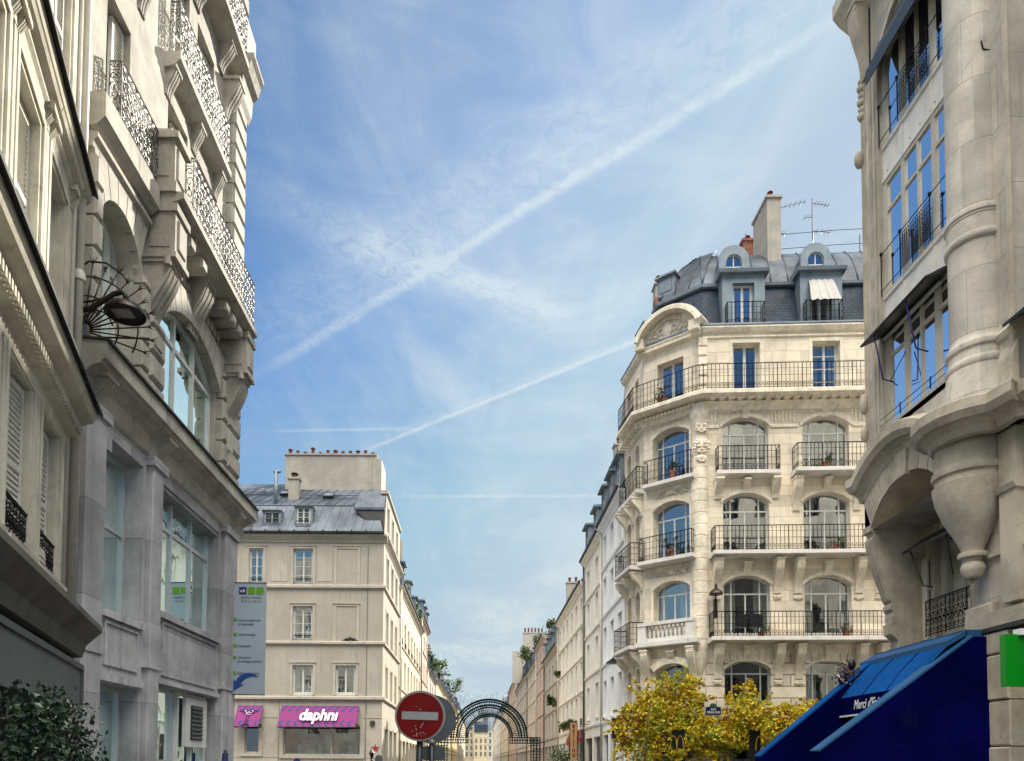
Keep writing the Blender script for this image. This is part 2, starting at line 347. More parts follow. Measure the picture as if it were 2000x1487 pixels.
    def wall(s, W, z0, z1, holes, depth, y=0, x0=0, m=0, mr=None, back=False):
        """flat wall with real openings; holes = (x0, x1, z0, z1, rise)"""
        mr = m if mr is None else mr
        xs = sorted({x0, W, *[h[0] for h in holes], *[h[1] for h in holes]}); zs = sorted({z0, z1, *[h[2] for h in holes], *[h[3] for h in holes]})
        xs = [q for q in xs if x0 <= q <= W]; zs = [q for q in zs if z0 <= q <= z1]
        def inside(cx, cz): return any(h[0] < cx < h[1] and h[2] < cz < h[3] for h in holes)
        for i in range(len(xs)-1):
            j = 0
            while j < len(zs)-1:
                if inside((xs[i]+xs[i+1])/2, (zs[j]+zs[j+1])/2): j += 1; continue
                k = j
                while k+1 < len(zs)-1 and not inside((xs[i]+xs[i+1])/2, (zs[k+1]+zs[k+2])/2): k += 1
                s.poly([(xs[i], y, zs[j]), (xs[i+1], y, zs[j]), (xs[i+1], y, zs[k+1]), (xs[i], y, zs[k+1])], m); j = k+1
        for h in holes:
            a, b, c, d = h[:4]; rise = h[4] if len(h) > 4 else 0; arc = arc_pts(a, b, d, rise)
            if rise:
                for p, q in zip(arc[:-1], arc[1:]): s.poly([(p[0], y, p[1]), (q[0], y, q[1]), (q[0], y, d), (p[0], y, d)], m)
            ring = [(a, c), *arc, (b, c)]
            for p, q in zip(ring, ring[1:]+ring[:1]): s.poly([(p[0], y, p[1]), (q[0], y, q[1]), (q[0], y+depth, q[1]), (p[0], y+depth, p[1])], mr)
    def archband(s, a, b, d, rise, t, y0, y1, m=0, legs=0):
        """moulding that follows an arched head (thickness t outward)"""
        arc = arc_pts(a, b, d, rise, 10); cx = (a+b)/2; out = []
        for x, z in arc:
            k = (x-cx)/((b-a)/2); out.append((x+k*t*.55, z+t*(1-.35*abs(k))))
        if legs: arc = [(a, legs)]+arc+[(b, legs)]; out = [(a-t*.55, legs)]+out+[(b+t*.55, legs)]
        for i in range(len(arc)-1):
            s.py([arc[i], arc[i+1], out[i+1], out[i]], y0, y1, m)
    def scroll(s, x0, x1, zt, zb, dep, y=0, m=0, tail=.5):
        """console bracket: S profile, dep = projection at the top, against wall plane y"""
        H = zt-zb; pr = [(y, zt), (y-dep, zt), (y-dep, zt-.1*H), (y-dep*.94, zt-.12*H)]
        for k in range(11):
            t = k/10; pr.append((y-dep*(.92*(1-t)**1.0*(1-.15*math.sin(t*math.pi))+.10+.08*math.sin(t*math.pi*2.1)), zt-.14*H-t*H*.86))
        pr.append((y, zb)); s.px(pr, x0, x1, m); w = x1-x0
        for k in (0.12, .42, .72): # flutes
            s.px([(p[0]-.012, p[1]) for p in pr[3:-1]]+[(y, zb), (y, zt-.13*H)], x0+w*k, x0+w*(k+.16), m)
        s.px([(y, zt+.002), (y-dep-.03, zt+.002), (y-dep-.03, zt-.06), (y, zt-.06)], x0-.03, x1+.03, m)
    def build(s, name, mats, parent=None, loc=(0, 0, 0), rz=0, label=None):
        me = s.mesh(name, mats); return link(name, me, parent, loc, rz, label)
    def mesh(s, name, mats):
        me = bpy.data.meshes.new(name); me.from_pydata(s.v, [], s.f)
        for k in (mats if isinstance(mats, (list, tuple)) else [mats]): me.materials.append(M[k])
        me.polygons.foreach_set('material_index', s.mi); me.polygons.foreach_set('use_smooth', s.sm)
        uvl = me.uv_layers.new(name='UVMap').data; li = 0; buf = []
        V = s.v
        for f in s.f:
            a, b, c = (Vector(V[f[i]]) for i in (0, 1, 2)); nn = (b-a).cross(c-b)
            if nn.length < 1e-12 and len(f) > 3: nn = (c-a).cross(Vector(V[f[3]])-c)
            if nn.length > 1e-12: nn.normalize()
            h = math.hypot(nn.x, nn.y)
            if h < .35:
                for i in f: buf += [V[i][0], V[i][1]]
            else:
                tx, ty = -nn.y/h, nn.x/h
                if abs(tx) > abs(ty):
                    if tx < 0: tx, ty = -tx, -ty
                elif ty < 0: tx, ty = -tx, -ty
                for i in f: buf += [V[i][0]*tx+V[i][1]*ty, V[i][2]]
        uvl.foreach_set('uv', buf); me.update(); return me
def arc_pts(a, b, d, rise, n=12):
    if not rise: return [(a, d), (b, d)]
    w = b-a; r = (w*w/4+rise*rise)/(2*rise); cx = (a+b)/2; cz = d-r
    t0 = math.asin(min(1, (w/2)/r)); 
    if rise > w/2+1e-6: t0 = math.pi-t0
    return [(cx+r*math.sin(-t0+2*t0*i/n), cz+r*math.cos(-t0+2*t0*i/n)) for i in range(n+1)]
def link(name, me, parent=None, loc=(0, 0, 0), rz=0, label=None):
    o = bpy.data.objects.new(name, me); C.objects.link(o)
    if parent: o.parent = parent
    o.location = loc; o.rotation_euler = (0, 0, rz) if not isinstance(rz, tuple) else rz
    if label: o['label'] = label
    return o
def thing(name, label, cat, loc=(0, 0, 0), rz=0, group=None):
    o = bpy.data.objects.new(name, None); C.objects.link(o); o.location = loc
    o.rotation_euler = (0, 0, rz) if not isinstance(rz, tuple) else rz
    o.empty_display_size = .2; tag(o, label, cat, group); return o
def tag(o, label, cat, group=None):
    o['label'] = label; o['category'] = cat
    if group: o['group'] = group
    return o
def struct(o): o['kind'] = 'structure'; return o
class F:
    """a facade frame: x runs right as seen from the street, y into the wall, z up"""
    def __init__(s, root, x=0, y=0, rz=0): s.root = root; s.x = x; s.y = y; s.rz = rz
    def p(s, x, y, z=0): c, q = math.cos(s.rz), math.sin(s.rz); return (s.x+x*c-y*q, s.y+x*q+y*c, z)
    def part(s, name, mb, mats, x=0, y=0, z=0, label=None, parent=None):
        if parent: return mb.build(name, mats, parent, (x, y, z), 0, label)
        return mb.build(name, mats, s.root, s.p(x, y, z), s.rz, label)
    def put(s, name, me, x=0, y=0, z=0, label=None): return link(name, me, s.root, s.p(x, y, z), s.rz, label)
def text(name, body, size, m, parent, loc, rot, ext=.004, sx=1, align='CENTER', shear=0, label=None, bold=0):
    cu = bpy.data.curves.new(name, 'FONT'); cu.body = body; cu.size = size; cu.extrude = ext; cu.align_x = align; cu.align_y = 'CENTER'; cu.shear = shear; cu.offset = bold
    cu.resolution_u = 3
    t = bpy.data.objects.new(name, cu); C.objects.link(t); bpy.context.view_layer.update()
    me = bpy.data.meshes.new_from_object(t.evaluated_get(bpy.context.evaluated_depsgraph_get()))
    bpy.data.objects.remove(t); me.materials.clear(); me.materials.append(M[m])
    o = bpy.data.objects.new(name, me); C.objects.link(o); o.parent = parent; o.location = loc; o.rotation_euler = rot; o.scale = (sx, 1, 1)
    if label: o['label'] = label
    return o
SC = {}
def bracket(f, x0, x1, zt, zb, dep, y=0, m='stoneDt', name='bracket'):
    k = (round(x1-x0, 3), round(zt-zb, 3), dep, m, name)
    if k not in SC: t = MB(); t.scroll(0, x1-x0, 0, zb-zt, dep); SC[k] = t.mesh(name, m)
    return f.put(name, SC[k], x0, y, zt)
# ------------------------------------------------------------------ windows
WC = {}
def window_meshes(kind, w, h, rise, fm, gm, cur):
    key = (kind, round(w, 3), round(h, 3), rise, fm, gm, cur)
    if key in WC: return WC[key]
    def top(x):
        if not rise: return h
        r = (w*w/4+rise*rise)/(2*rise); return h-r+math.sqrt(max(0, r*r-(x-w/2)**2))
    mb = MB(); b = .055
    arc = arc_pts(0, w, h, rise); ia = arc_pts(b, w-b, h-b, rise*.96) if rise else [(b, h-b), (w-b, h-b)]
    ring = [(0, 0), *arc, (w, 0)]; inn = [(b, b), *ia, (w-b, b)]
    for i in range(len(ring)):
        j = (i+1) % len(ring); mb.py([ring[i], ring[j], inn[j], inn[i]], 0, .07)
    def vert(x, t, z0=b, z1=None, y=.0): mb.box(x-t/2, x+t/2, y+.004, .062, z0, (top(x)-b*.6) if z1 is None else z1)
    def hor(z, t, x0=b, x1=None): mb.box(x0, w-b if x1 is None else x1, .01, .056, z-t/2, z+t/2)
    if kind == 'leaf': # two leaves, three rows of panes
        vert(w/2, .085)
        for x in (.085, w-.085): vert(x, .05)
        for k in (1, 2, 3): hor(h*k/4+.02, .024)
        hor(.12, .1)
    elif kind == 'leaf2':
        vert(w/2, .10)
        for x in (.09, w-.09): vert(x, .06)
        hor(.12, .12)
    elif kind == 'wide':
        tz = h*.72; hor(tz, .06); vert(w*.19, .05); vert(w*.81, .05); vert(w/2, .055, b, tz); hor(.16, .14)
    elif kind == 'three': # modern: three lights under a transom
        tz = h*.735; hor(tz, .07)
        for k in (1, 2): vert(w*k/3, .065)
        hor(.09, .05)
    elif kind == 'one': hor(h*.55, .06)
    elif kind == 'cross': vert(w/2, .05); hor(h*.52, .05)
    elif kind == 'mull': # paired tall lights between stone coloured mullions
        vert(.08, .12); vert(w*.30, .13); vert(w*.51, .05); vert(w*.72, .13); vert(w*.95, .08); hor(h*.74, .07); hor(.05, .1)
    elif kind == 'shopw': vert(w*.62, .08)
    fme = mb.mesh('window', fm)
    pb = MB(); pb.poly([(x, .04, z) for x, z in [(b*.5, b*.5), *[(min(w-b*.5, max(b*.5, x)), z-b*.5) for x, z in arc], (w-b*.5, b*.5)]])
    pme = pb.mesh('pane', gm); cme = None
    if cur:
        cb = MB()
        spans = {1: [(0, .3), (.7, 1)], 2: [(0, .5)], 3: [(0, 1)], 4: [(.05, .22), (.6, .98)]}[cur]
        for a, c in spans:
            x0, x1 = w*a, w*c; k = max(6, int((x1-x0)/.04)); pts = [(x0+(x1-x0)*i/k, .17+.025*math.sin(i*1.9)+.01*math.sin(i*.7)) for i in range(k+1)]
            for p, q in zip(pts[:-1], pts[1:]):
                cb.poly([(p[0], p[1], .03), (q[0], q[1], .03), (q[0], q[1], top(min(w, max(0, q[0])))-.05), (p[0], p[1], top(min(w, max(0, p[0])))-.05)])
        cme = cb.mesh('curtain', 'curtain')
    WC[key] = (fme, pme, cme); return WC[key]
def window(f, x, z, w, h, depth, kind='leaf', rise=0, fm='wframe', gm='glass', cur=0, y=0, label=None):
    a, b, c = window_meshes(kind, w, h, rise, fm, gm, cur)
    o = f.put('window', a, x, y+depth-.07, z, label); link('pane', b, o)
    if c: link('curtain', c, o)
    return o
def grid_rail(mb, pts, z, h, sp=.19, t=.015, rows=(.25, .52, .78), scroll=True, top=.03, ends=True):
    """ironwork along a 2D path"""
    for (ax, ay), (bx, by) in zip(pts[:-1], pts[1:]):
        L = math.hypot(bx-ax, by-ay)
        if L < .05: continue
        ux, uy = (bx-ax)/L, (by-ay)/L; P = lambda d, zz: (ax+ux*d, ay+uy*d, zz)
        mb.bar(P(0, z+h), P(L, z+h), top); mb.bar(P(0, z+.06), P(L, z+.06), .014)
        for r in rows: mb.bar(P(0, z+h*r), P(L, z+h*r), t*.8)
        k = max(2, round(L/sp))
        for i in range(k+1):
            d = L*i/k; mb.bar(P(d, z), P(d, z+h), t*(1.6 if i in (0, k) or i % 6 == 0 else 1))
            if scroll and i < k:
                c = L*(i+.5)/k; q = L/k*.36
                mb.tube([P(c+q*math.cos(a*.785), z+.06+h*.095+q*.9*math.sin(a*.785)) for a in range(-1, 6)], t*.62, 3)
                mb.bar(P(c, z+.06), P(c, z+h*.25), t*.6)
def scroll_rail(mb, pts, z, h, sp=.13, t=.010, seed=3):
    r = random.Random(seed)
    for (ax, ay), (bx, by) in zip(pts[:-1], pts[1:]):
        L = math.hypot(bx-ax, by-ay)
        if L < .05: continue
        ux, uy = (bx-ax)/L, (by-ay)/L; P = lambda d, zz: (ax+ux*d, ay+uy*d, zz)
        mb.bar(P(0, z+h), P(L, z+h), .026); mb.bar(P(0, z+.05), P(L, z+.05), .018); mb.bar(P(0, z+h*.86), P(L, z+h*.86), t)
        k = max(2, round(L/sp))
        for i in range(k+1):
            d = L*i/k; mb.bar(P(d, z), P(d, z+h), t*(1.7 if i % 5 == 0 else .9))
            if i < k:
                c = L*(i+.5)/k; g = L/k*.48
                for zc, q, sg in ((.16, .085, 1), (.36, .10, -1), (.58, .105, 1), (.76, .075, -1), (.93, .035, 1)):
                    zc *= h; q *= h
                    sg *= 1 if i % 2 else -1
                    pts2 = [P(c+sg*g*(1-.1*a)*math.cos(a*.9), z+zc+q*(1-.1*a)*math.sin(a*.9)) for a in range(8)]
                    mb.tube(pts2, t*.85, 4)
                mb.blob(P(c, z+h*.47), g*.45, g*.45, .03, 0, 5, 3)
def leaf_cloud(mb, pts, size, rnd, m=0, flat=.3):
    for p in pts:
        u = Vector((rnd.gauss(0, 1), rnd.gauss(0, 1), rnd.gauss(0, 1))).normalized(); w = u.orthogonal().normalized()
        w = (Matrix.Rotation(rnd.uniform(0, 6.28), 3, u) @ w); k = size*rnd.uniform(.6, 1.3); v = u.cross(w); p = Vector(p)
        a = p-w*k*.5; b = p+v*k*.38+u*k*.1; c = p+w*k*.6; d = p-v*k*.38+u*k*.1
        mb.add([a, b, c, d], [(0, 1, 2), (0, 2, 3)], m)
def plant(label, loc, r, h, mat_='leafg', n=140, seed=1, pot='terracotta', group=None, droop=0, cat='plant', name='potted_plant', leaf=.09, pr=None):
    """bushy plant in a trough; loc = base of the pot"""
    rnd = random.Random(seed); t = thing(name, label, cat, loc, 0, group)
    mb = MB(); q = pr or r*.45
    mb.lathe(0, 0, [(q*.7, 0), (q, .22), (q*1.08, .22), (q*1.08, .26), (q*.9, .26), (q*.85, .2), (0, .2)], 10); mb.build('pot', pot, t)
    mb = MB(); pts = []
    cl = [(rnd.uniform(-r*.7, r*.7), rnd.uniform(-r*.5, r*.5), rnd.uniform(.25, h*.9), rnd.uniform(.2, .5)*r) for _ in range(7)]
    for i in range(n):
        c = rnd.choice(cl); pts.append((c[0]+rnd.gauss(0, c[3]*.6), c[1]+rnd.gauss(0, c[3]*.5), max(.2-droop, c[2]+rnd.gauss(0, c[3]*.7))))
    leaf_cloud(mb, pts, leaf, rnd); mb.build('foliage', mat_, t)
    mb = MB()
    for c in cl[:5]: mb.tube([(0, 0, .2), (c[0]*.5, c[1]*.5, c[2]*.6+.1), c[:3]], .012, 4)
    mb.build('stem', 'bark', t); return t
# ================================================================== GROUND
mb = MB(); mb.poly([(-600, -400, 0), (600, -400, 0), (600, 900, 0), (-600, 900, 0)]); struct(mb.build('ground', 'asphalt'))
mb = MB()
for x0, x1, y0, y1 in ((-5, -3.2, -30, 15.2), (7.2, 9, -30, 17.1), (-5.3, -2.9, 41, 320), (4.0, 6.6, 33, 320), (-30, -5.3, 38.5, 41)): mb.box(x0, x1, y0, y1, 0, .13)
struct(mb.build('pavement', 'pave'))
mb = MB()
for x0, x1, y0, y1 in ((-3.2, -3.0, -30, 15.2), (7.0, 7.2, -30, 17.1), (-2.9, -2.7, 41, 320), (3.8, 4.0, 33, 320)): mb.box(x0, x1, y0, y1, 0, .134)
struct(mb.build('kerb', 'kerb'))
# ================================================================== CORNER BUILDING (right, beyond the crossing)
def offset_line(pts, d):
    """parallel of a polyline, d to its right-hand (inner) side"""
    out = []; n = len(pts)
    def nrm(a, b): L = math.hypot(b[0]-a[0], b[1]-a[1]); return (-(b[1]-a[1])/L, (b[0]-a[0])/L)
    for i in range(n):
        if i == 0: m_ = nrm(pts[0], pts[1]); k = 1
        elif i == n-1: m_ = nrm(pts[-2], pts[-1]); k = 1
        else:
            a, b = nrm(pts[i-1], pts[i]), nrm(pts[i], pts[i+1]); m_ = (a[0]+b[0], a[1]+b[1]); L = math.hypot(*m_); m_ = (m_[0]/L, m_[1]/L); k = 1/max(.35, m_[0]*a[0]+m_[1]*a[1])
        out.append((pts[i][0]+m_[0]*d*k, pts[i][1]+m_[1]*d*k))
    return out
def strip(mb, foot, prof, m=0):
    """prof: (d inward, z) rings swept along a footprint polyline, left to right as seen from outside"""
    rings = [[(x, y, z) for x, y in offset_line(foot, d)] for d, z in prof]; k = len(foot)
    for a, b in zip(rings[:-1], rings[1:]):
        mb.add(a+b, [(i, i+1, k+i+1, k+i) for i in range(k-1)], m)
    return rings
D = thing('corner_building', 'ornate cream limestone corner building with iron balconies and a slate mansard roof', 'building', (8.75, 29.15, 0))
OX, OY = 8.75, 29.15
tf = R(-3.0)
fr = F(D, .22, -.12, tf)                       # front facade, x runs to the right
fc = F(D, 6.96-OX, 30.66-OY, math.atan2(-1.51, 1.79))   # chamfer
CW = math.hypot(1.79, 1.51)
SL = 2.6; sdx, sdy = -.105, .9945
fs = F(D, 6.96-OX+sdx*SL, 30.66-OY+sdy*SL, math.atan2(-sdy, -sdx))   # side facade
FW = 15.0
foot = [fs.p(0, 0)[:2], fc.p(0, 0)[:2], fc.p(CW, 0)[:2], fr.p(0, 0)[:2], fr.p(FW, 0)[:2]]
lev = [(3.83, 5.62), (6.52, 9.0), (9.86, 12.32), (13.12, 15.4)]
bays = [.75, 3.88, 7.0, 10.1]
h = [(b, b+1.8, z0, z1, .34) for z0, z1 in lev for b in bays]+[(b+.42, b+1.5, 16.34, 18.42) for b in bays]
h += [(b-.1, b+1.9, .3, 3.2) for b in bays]
mb = MB(); mb.wall(FW, 5.9, 19.0, [q for q in h if q[2] > 6], .32); fr.part('wall', mb, 'stoneD')
mb = MB(); mb.wall(FW, 0, 5.9, [q for q in h if q[2] < 6], .4); fr.part('lower_wall', mb, 'stoneDr')
hc = [(.5, 2.0, 3.9, 5.6, .3), (.42, 2.0, 7.1, 9.0, .3), (.42, 2.0, 9.9, 12.3, .3), (.42, 2.0, 13.15, 15.35, .3), (.62, 1.78, 16.4, 18.2), (.3, 2.0, .2, 3.2)]
mb = MB(); mb.wall(CW, 0, 19.0, hc, .4); fc.part('chamfer_wall', mb, 'stoneD')
hs = []
for z0, z1 in ((3.83, 5.6), (6.5, 8.9), (9.86, 12.2), (13.12, 15.3)): hs += [(.35, .95, z0, z1, .3), (1.5, 2.1, z0, z1, .3)]
hs += [(.4, .9, 16.4, 18.2), (1.5, 2.0, 16.4, 18.2)]
mb = MB(); mb.wall(SL, 0, 19.0, hs, .45); fs.part('side_wall', mb, 'stoneD')
q0, q1 = fc.p(CW, 0), fr.p(0, 0)
mb = MB(); mb.poly([(q0[0], q0[1], 0), (q1[0], q1[1], 0), (q1[0], q1[1], 19), (q0[0], q0[1], 19)]); mb.build('corner_pier', 'stoneD', D)
# back of the block
mb = MB(); pa = fs.p(0, 0); pb = fr.p(FW, 0)
back = [(pa[0], pa[1]), (pa[0]+.5, pa[1]+6), (pb[0], pb[1]+14), (pb[0], pb[1])]
hz = lambda w_: 15.5 if w_ is back[1] else 18.9
for p, q in zip(back[:-1], back[1:]): mb.poly([(p[0], p[1], 0), (q[0], q[1], 0), (q[0], q[1], hz(q)), (p[0], p[1], hz(p))])
mb.build('back_wall', 'plC', D)
mb = MB(); ins = offset_line(foot, .9)
for p, q in zip(ins[:-1], ins[1:]): mb.poly([(*p, 0), (*q, 0), (*q, 19), (*p, 19)])
mb.build('interior', 'inside', D)
# windows
for i, (z0, z1) in enumerate(lev):
    for j, b in enumerate(bays[:3]):
        cur = [(0, 1, 0), (1, 4, 0), (0, 0, 0), (0, 0, 4)][i][j] if j < 3 else 0
        window(fr, b, z0, 1.8, z1-z0, .3, 'wide', .34, 'wframe' if i else 'gframe', 'glass' if i < 2 else 'glassb', cur)
for j, b in enumerate(bays[:3]): window(fr, b+.42, 16.34, 1.08, 2.08, .3, 'leaf2' if j == 0 else 'leaf', 0, 'wframe', 'glassb', (0, 1, 0)[j])
for b in bays[:3]: window(fr, b-.1, .3, 2.0, 2.9, .38, 'shopw', 0, 'dframe', 'glass')
window(fc, .5, 3.9, 1.5, 1.7, .38, 'wide', .3, 'wframe', 'glass', 2)
window(fc, .42, 7.1, 1.58, 1.9, .38, 'wide', .3, 'wframe', 'glassb', 4)
for z0, z1 in ((9.9, 12.3), (13.15, 15.35)): window(fc, .42, z0, 1.58, z1-z0, .38, 'wide', .3, 'wframe', 'glassb', 0)
window(fc, .62, 16.4, 1.16, 1.8, .35, 'leaf2', 0, 'wframe', 'glassb'); window(fc, .3, .2, 1.7, 3.0, .38, 'shopw', 0, 'dframe', 'glass')
for q in hs: window(fs, q[0], q[2], .6 if q[1]-q[0] > .55 else .5, q[3]-q[2], .43, 'cross', q[4] if len(q) > 4 else 0, 'wframe', 'glassb')
# window mouldings, keystones and carved panels (one trim mesh per facade)
t = MB()
for i, (z0, z1) in enumerate(lev):
    for j, b in enumerate(bays):
        t.archband(b-.02, b+1.82, z1, .34, .14 if i else .1, -.045, .01, 0, legs=(z1-.34-.05) if i else 0)
        if i == 3: t.relief(b+.9, -.02, z1+.30, 1.5, .22, 40+j); t.scroll(b+.78, b+1.02, z1+.42, z1-.06, .16)
        elif i == 0:
            for k in range(-4, 5):
                xx = b+.9+k*.25; t.py([(xx-.10+k*.012, z1-.02-abs(k)*.03), (xx+.10+k*.012, z1-.02-abs(k)*.03), (xx+.11+k*.05, z1+.5), (xx-.11+k*.05, z1+.5)], -.03, .01)
            t.scroll(b+.72, b+1.08, z1+.55, z1-.05, .24)
        else: t.scroll(b+.76, b+1.04, z1+.50, z1-.02, .22)
for i, z in enumerate((9.62, 6.25)):
    for j, b in enumerate(bays):
        for s0 in (-.42, 1.92): # big fluted brackets either side
            bracket(fr, b+s0, b+s0+.30, z-.02, z-1.35, .48); t.relief(b+s0+.15, -.02, z-1.5, .26, .3, 60+j)
for j, b in enumerate(bays):
    for s0 in ((-.35, 1.88) if j != 1 else (-.42, 1.9)): bracket(fr, b+s0, b+s0+.28, 12.82, 12.82-(.75 if j == 0 else 1.25), .42)
    bracket(fr, b+.8, b+1.0, 12.82, 12.4, .3)
for x in [k*.36+.2 for k in range(int(FW/.36))]: t.scroll(x, x+.17, 16.02, 15.82, .42)   # modillions
for x in (.12, 2.62+.0, 5.75, 8.9):
    for k in range(3 if x < 1 else 7): t.box(x+.02+k*.145, x+.09+k*.145, -.03, .01, 15.2, 15.62)
t.px([(0, 14.94), (-.05, 14.95), (-.05, 15.04), (0, 15.08)], 2.62, 3.7); t.px([(0, 14.94), (-.05, 14.95), (-.05, 15.04), (0, 15.08)], 0, .6)
t.px([(0, 14.94), (-.05, 14.95), (-.05, 15.04), (0, 15.08)], 5.8, 6.9)
for b in bays: # flat bands round the square top windows
    t.box(b+.3, b+.42, -.03, .01, 16.3, 18.55); t.box(b+1.5, b+1.62, -.03, .01, 16.3, 18.55); t.box(b+.42, b+1.5, -.03, .01, 18.42, 18.55)
t.px([(0, 18.62), (-.06, 18.64), (-.06, 18.7), (0, 18.74)], 0, FW)
fr.part('moulding', t, 'stoneDt')
t = MB()
for z0, z1 in ((7.1, 9.0), (9.9, 12.3), (13.15, 15.35)):
    q_ = MB(); q_.archband(.4, 2.02, z1, .3, .13, -.045, .01, 0, legs=z0); fc.part('window_surround', q_, 'stoneDt')
    q_ = MB(); q_.relief(1.21, -.03, z1+.36, 1.5, .36, int(z0)); fc.part('carved_panel', q_, 'stoneDt')
q_ = MB(); q_.archband(.48, 2.02, 5.6, .3, .3, -.16, .01); fc.part('window_surround', q_, 'stoneDt'); bracket(fc, 1.1, 1.4, 6.1, 5.5, .3)
for x in (.0, 2.0): bracket(fc, x, x+.3, 6.2, 4.7, .45); t.relief(x+.15, -.03, 4.5, .3, .4, 9)
for k in range(14): t.box(.05+k*.17, .13+k*.17, -.30, .01, 15.82, 15.95)
fc.part('chamfer_moulding', t, 'stoneDt')
t = MB()
for q in hs: t.archband(q[0]-.01, q[1]+.01, q[3], q[4] if len(q) > 4 else .02, .1, -.035, .01, 0, legs=q[2])
for z in (12.8, 9.6, 6.2):
    for x in (.1, 1.1, 2.2): bracket(fs, x, x+.24, z, z-.8, .5)
for k in range(9): t.box(.05+k*.29, .2+k*.29, -.35, .01, 15.75, 15.98)
fs.part('side_moulding', t, 'stoneDt')
# rounded corner shaft between chamfer and front
t = MB(); cx, cy = fr.p(-.12, .18)[:2]
pr = [(.30, 5.9), (.34, 6.1), (.34, 6.3)]
z = 6.45
while z < 13.9: pr += [(.335, z+.01), (.35, z+.025), (.35, z+.435), (.335, z+.45)]; z += .46
pr += [(.33, 14.0), (.33, 15.3), (.38, 15.4), (.40, 15.6), (.40, 15.9)]
t.lathe(cx, cy, pr, 20); t.lathe(cx, cy, [(.02, 4.9), (.16, 5.1), (.2, 5.3), (.33, 5.6), (.36, 5.95)], 14)
t.build('corner_shaft', 'stoneDt', D)
t = MB(); t.relief(-.12, -.18, 14.9, .5, .5, 31); t.relief(-.12, -.18, 14.2, .6, .7, 32); t.relief(-.12, -.18, 13.7, .35, .4, 33); fr.part('shaft_carving', t, 'stoneDt')
t = MB(); z = 16.3
while z < 18.6: t.bev(-.2, .16, -.1, .02, z, z+.36, .03); z += .4
fr.part('quoin', t, 'stoneDt')
# continuous cornices and balcony slabs
foot3 = [fs.p(.75, 0)[:2]]+foot[1:]
t = MB()
strip(t, foot3, [(.0, 15.98), (-.5, 16.02), (-.62, 16.1), (-.62, 16.24), (-.58, 16.27), (.0, 16.28)])
strip(t, foot3, [(0, 15.62), (-.08, 15.66), (-.14, 15.8), (-.3, 15.92), (0, 15.98)]); t.build('cornice', 'stoneDt', D)
t = MB(); strip(t, foot, [(.0, 18.82), (-.12, 18.86), (-.2, 18.98), (-.2, 19.04), (.4, 19.08)]); t.build('eaves_cornice', 'stoneDt', D)
t = MB(); strip(t, foot, [(.1, 19.04), (-.16, 19.05), (-.22, 19.07), (-.22, 19.14), (-.14, 19.14), (.4, 19.12)]); t.build('gutter', 'zincl', D)
def slab(f, x0, x1, z, dep, th=.16): 
    t = MB(); t.px([(0, z-th-.04), (-dep+.05, z-th), (-dep, z-th+.02), (-dep, z), (0, z)], x0, x1); f.part('balcony_slab', t, 'white_ledge')
def rail(f, x0, x1, z, dep, h=.98, **k):
    k = {'sp': .155, **k}
    t = MB(); grid_rail(t, [(x0, -.02), (x0, -dep), (x1, -dep), (x1, -.02)], z, h, **k); f.part('balcony_railing', t, 'iron')
slab(fr, .42, 2.92, 13.1, .42); rail(fr, .48, 2.86, 13.1, .36)
slab(fr, 3.4, 6.6, 13.1, .62); rail(fr, 3.48, 6.5, 13.1, .56)
slab(fr, .2, 9.4, 9.85, .66); rail(fr, .28, 9.3, 9.85, .58)
slab(fr, .1, 12.5, 6.47, .7); rail(fr, .18, 12.4, 6.47, .6)
slab(fc, .1, 2.32, 13.12, .36); rail(fc, .16, 2.2, 13.12, .3)
slab(fc, -.08, 2.36, 9.87, .5); rail(fc, .0, 2.28, 9.87, .44)
slab(fc, -.2, 2.5, 6.5, .5, .2)
slab(fs, .1, 2.6, 13.1, .35); rail(fs, .12, 2.5, 13.1, .3, scroll=False)
slab(fs, .25, 2.55, 9.85, .62); rail(fs, .3, 2.45, 9.85, .56, scroll=False)
slab(fs, .2, 2.55, 6.47, .66); rail(fs, .25, 2.45, 6.47, .6, scroll=False)
t = MB(); rp = offset_line(foot3, -.54); grid_rail(t, rp, 16.28, 1.02, sp=.16); t.build('top_railing', 'iron', D)
# stone balustrade of the chamfer
t = MB(); t.px([(-.44, 6.5), (-.16, 6.5), (-.16, 6.66), (-.44, 6.66)], -.1, 2.35); t.px([(-.46, 7.18), (-.14, 7.18), (-.14, 7.32), (-.46, 7.32)], -.1, 2.35)
for x in (-.1, 1.98): t.box(x, x+.36, -.43, -.17, 6.66, 7.18)
for k in range(9): t.lathe(.4+k*.185, -.3, [(.04, 6.66), (.045, 6.7), (.075, 6.8), (.07, 6.9), (.035, 7.03), (.05, 7.12), (.05, 7.18)], 8)
fc.part('balustrade', t, 'white_ledge')
# curved pediment over the chamfer
t = MB(); a_ = arc_pts(-.2, CW+.42, 20.25, .95, 16); b_ = arc_pts(.0, CW+.22, 20.02, .88, 16)
for i in range(16): t.py([a_[i], a_[i+1], b_[i+1], b_[i]], -.5, .25)
c_ = arc_pts(-.1, CW+.32, 20.14, .91, 16)
for i in range(16): t.py([c_[i], c_[i+1], b_[i+1], b_[i]], -.58, -.5)
t.py([(.0, 18.9), *b_, (CW+.22, 18.9)], -.12, .25)
t.px([(0, 18.72), (-.22, 18.78), (-.22, 18.88), (0, 18.94)], -.15, CW+.2)
for x in (-.2, CW-.14): t.py([(x, 18.9), (x+.38, 18.9), (x+.38, 19.3), (x, 19.3)], -.45, .1)
d_ = arc_pts(.35, CW-.3, 19.9, .7, 12)
for i in range(12): t.py([d_[i], d_[i+1], (d_[i+1][0], d_[i+1][1]-.07), (d_[i][0], d_[i][1]-.07)], -.2, -.1)
fc.part('pediment', t, 'stoneDt')
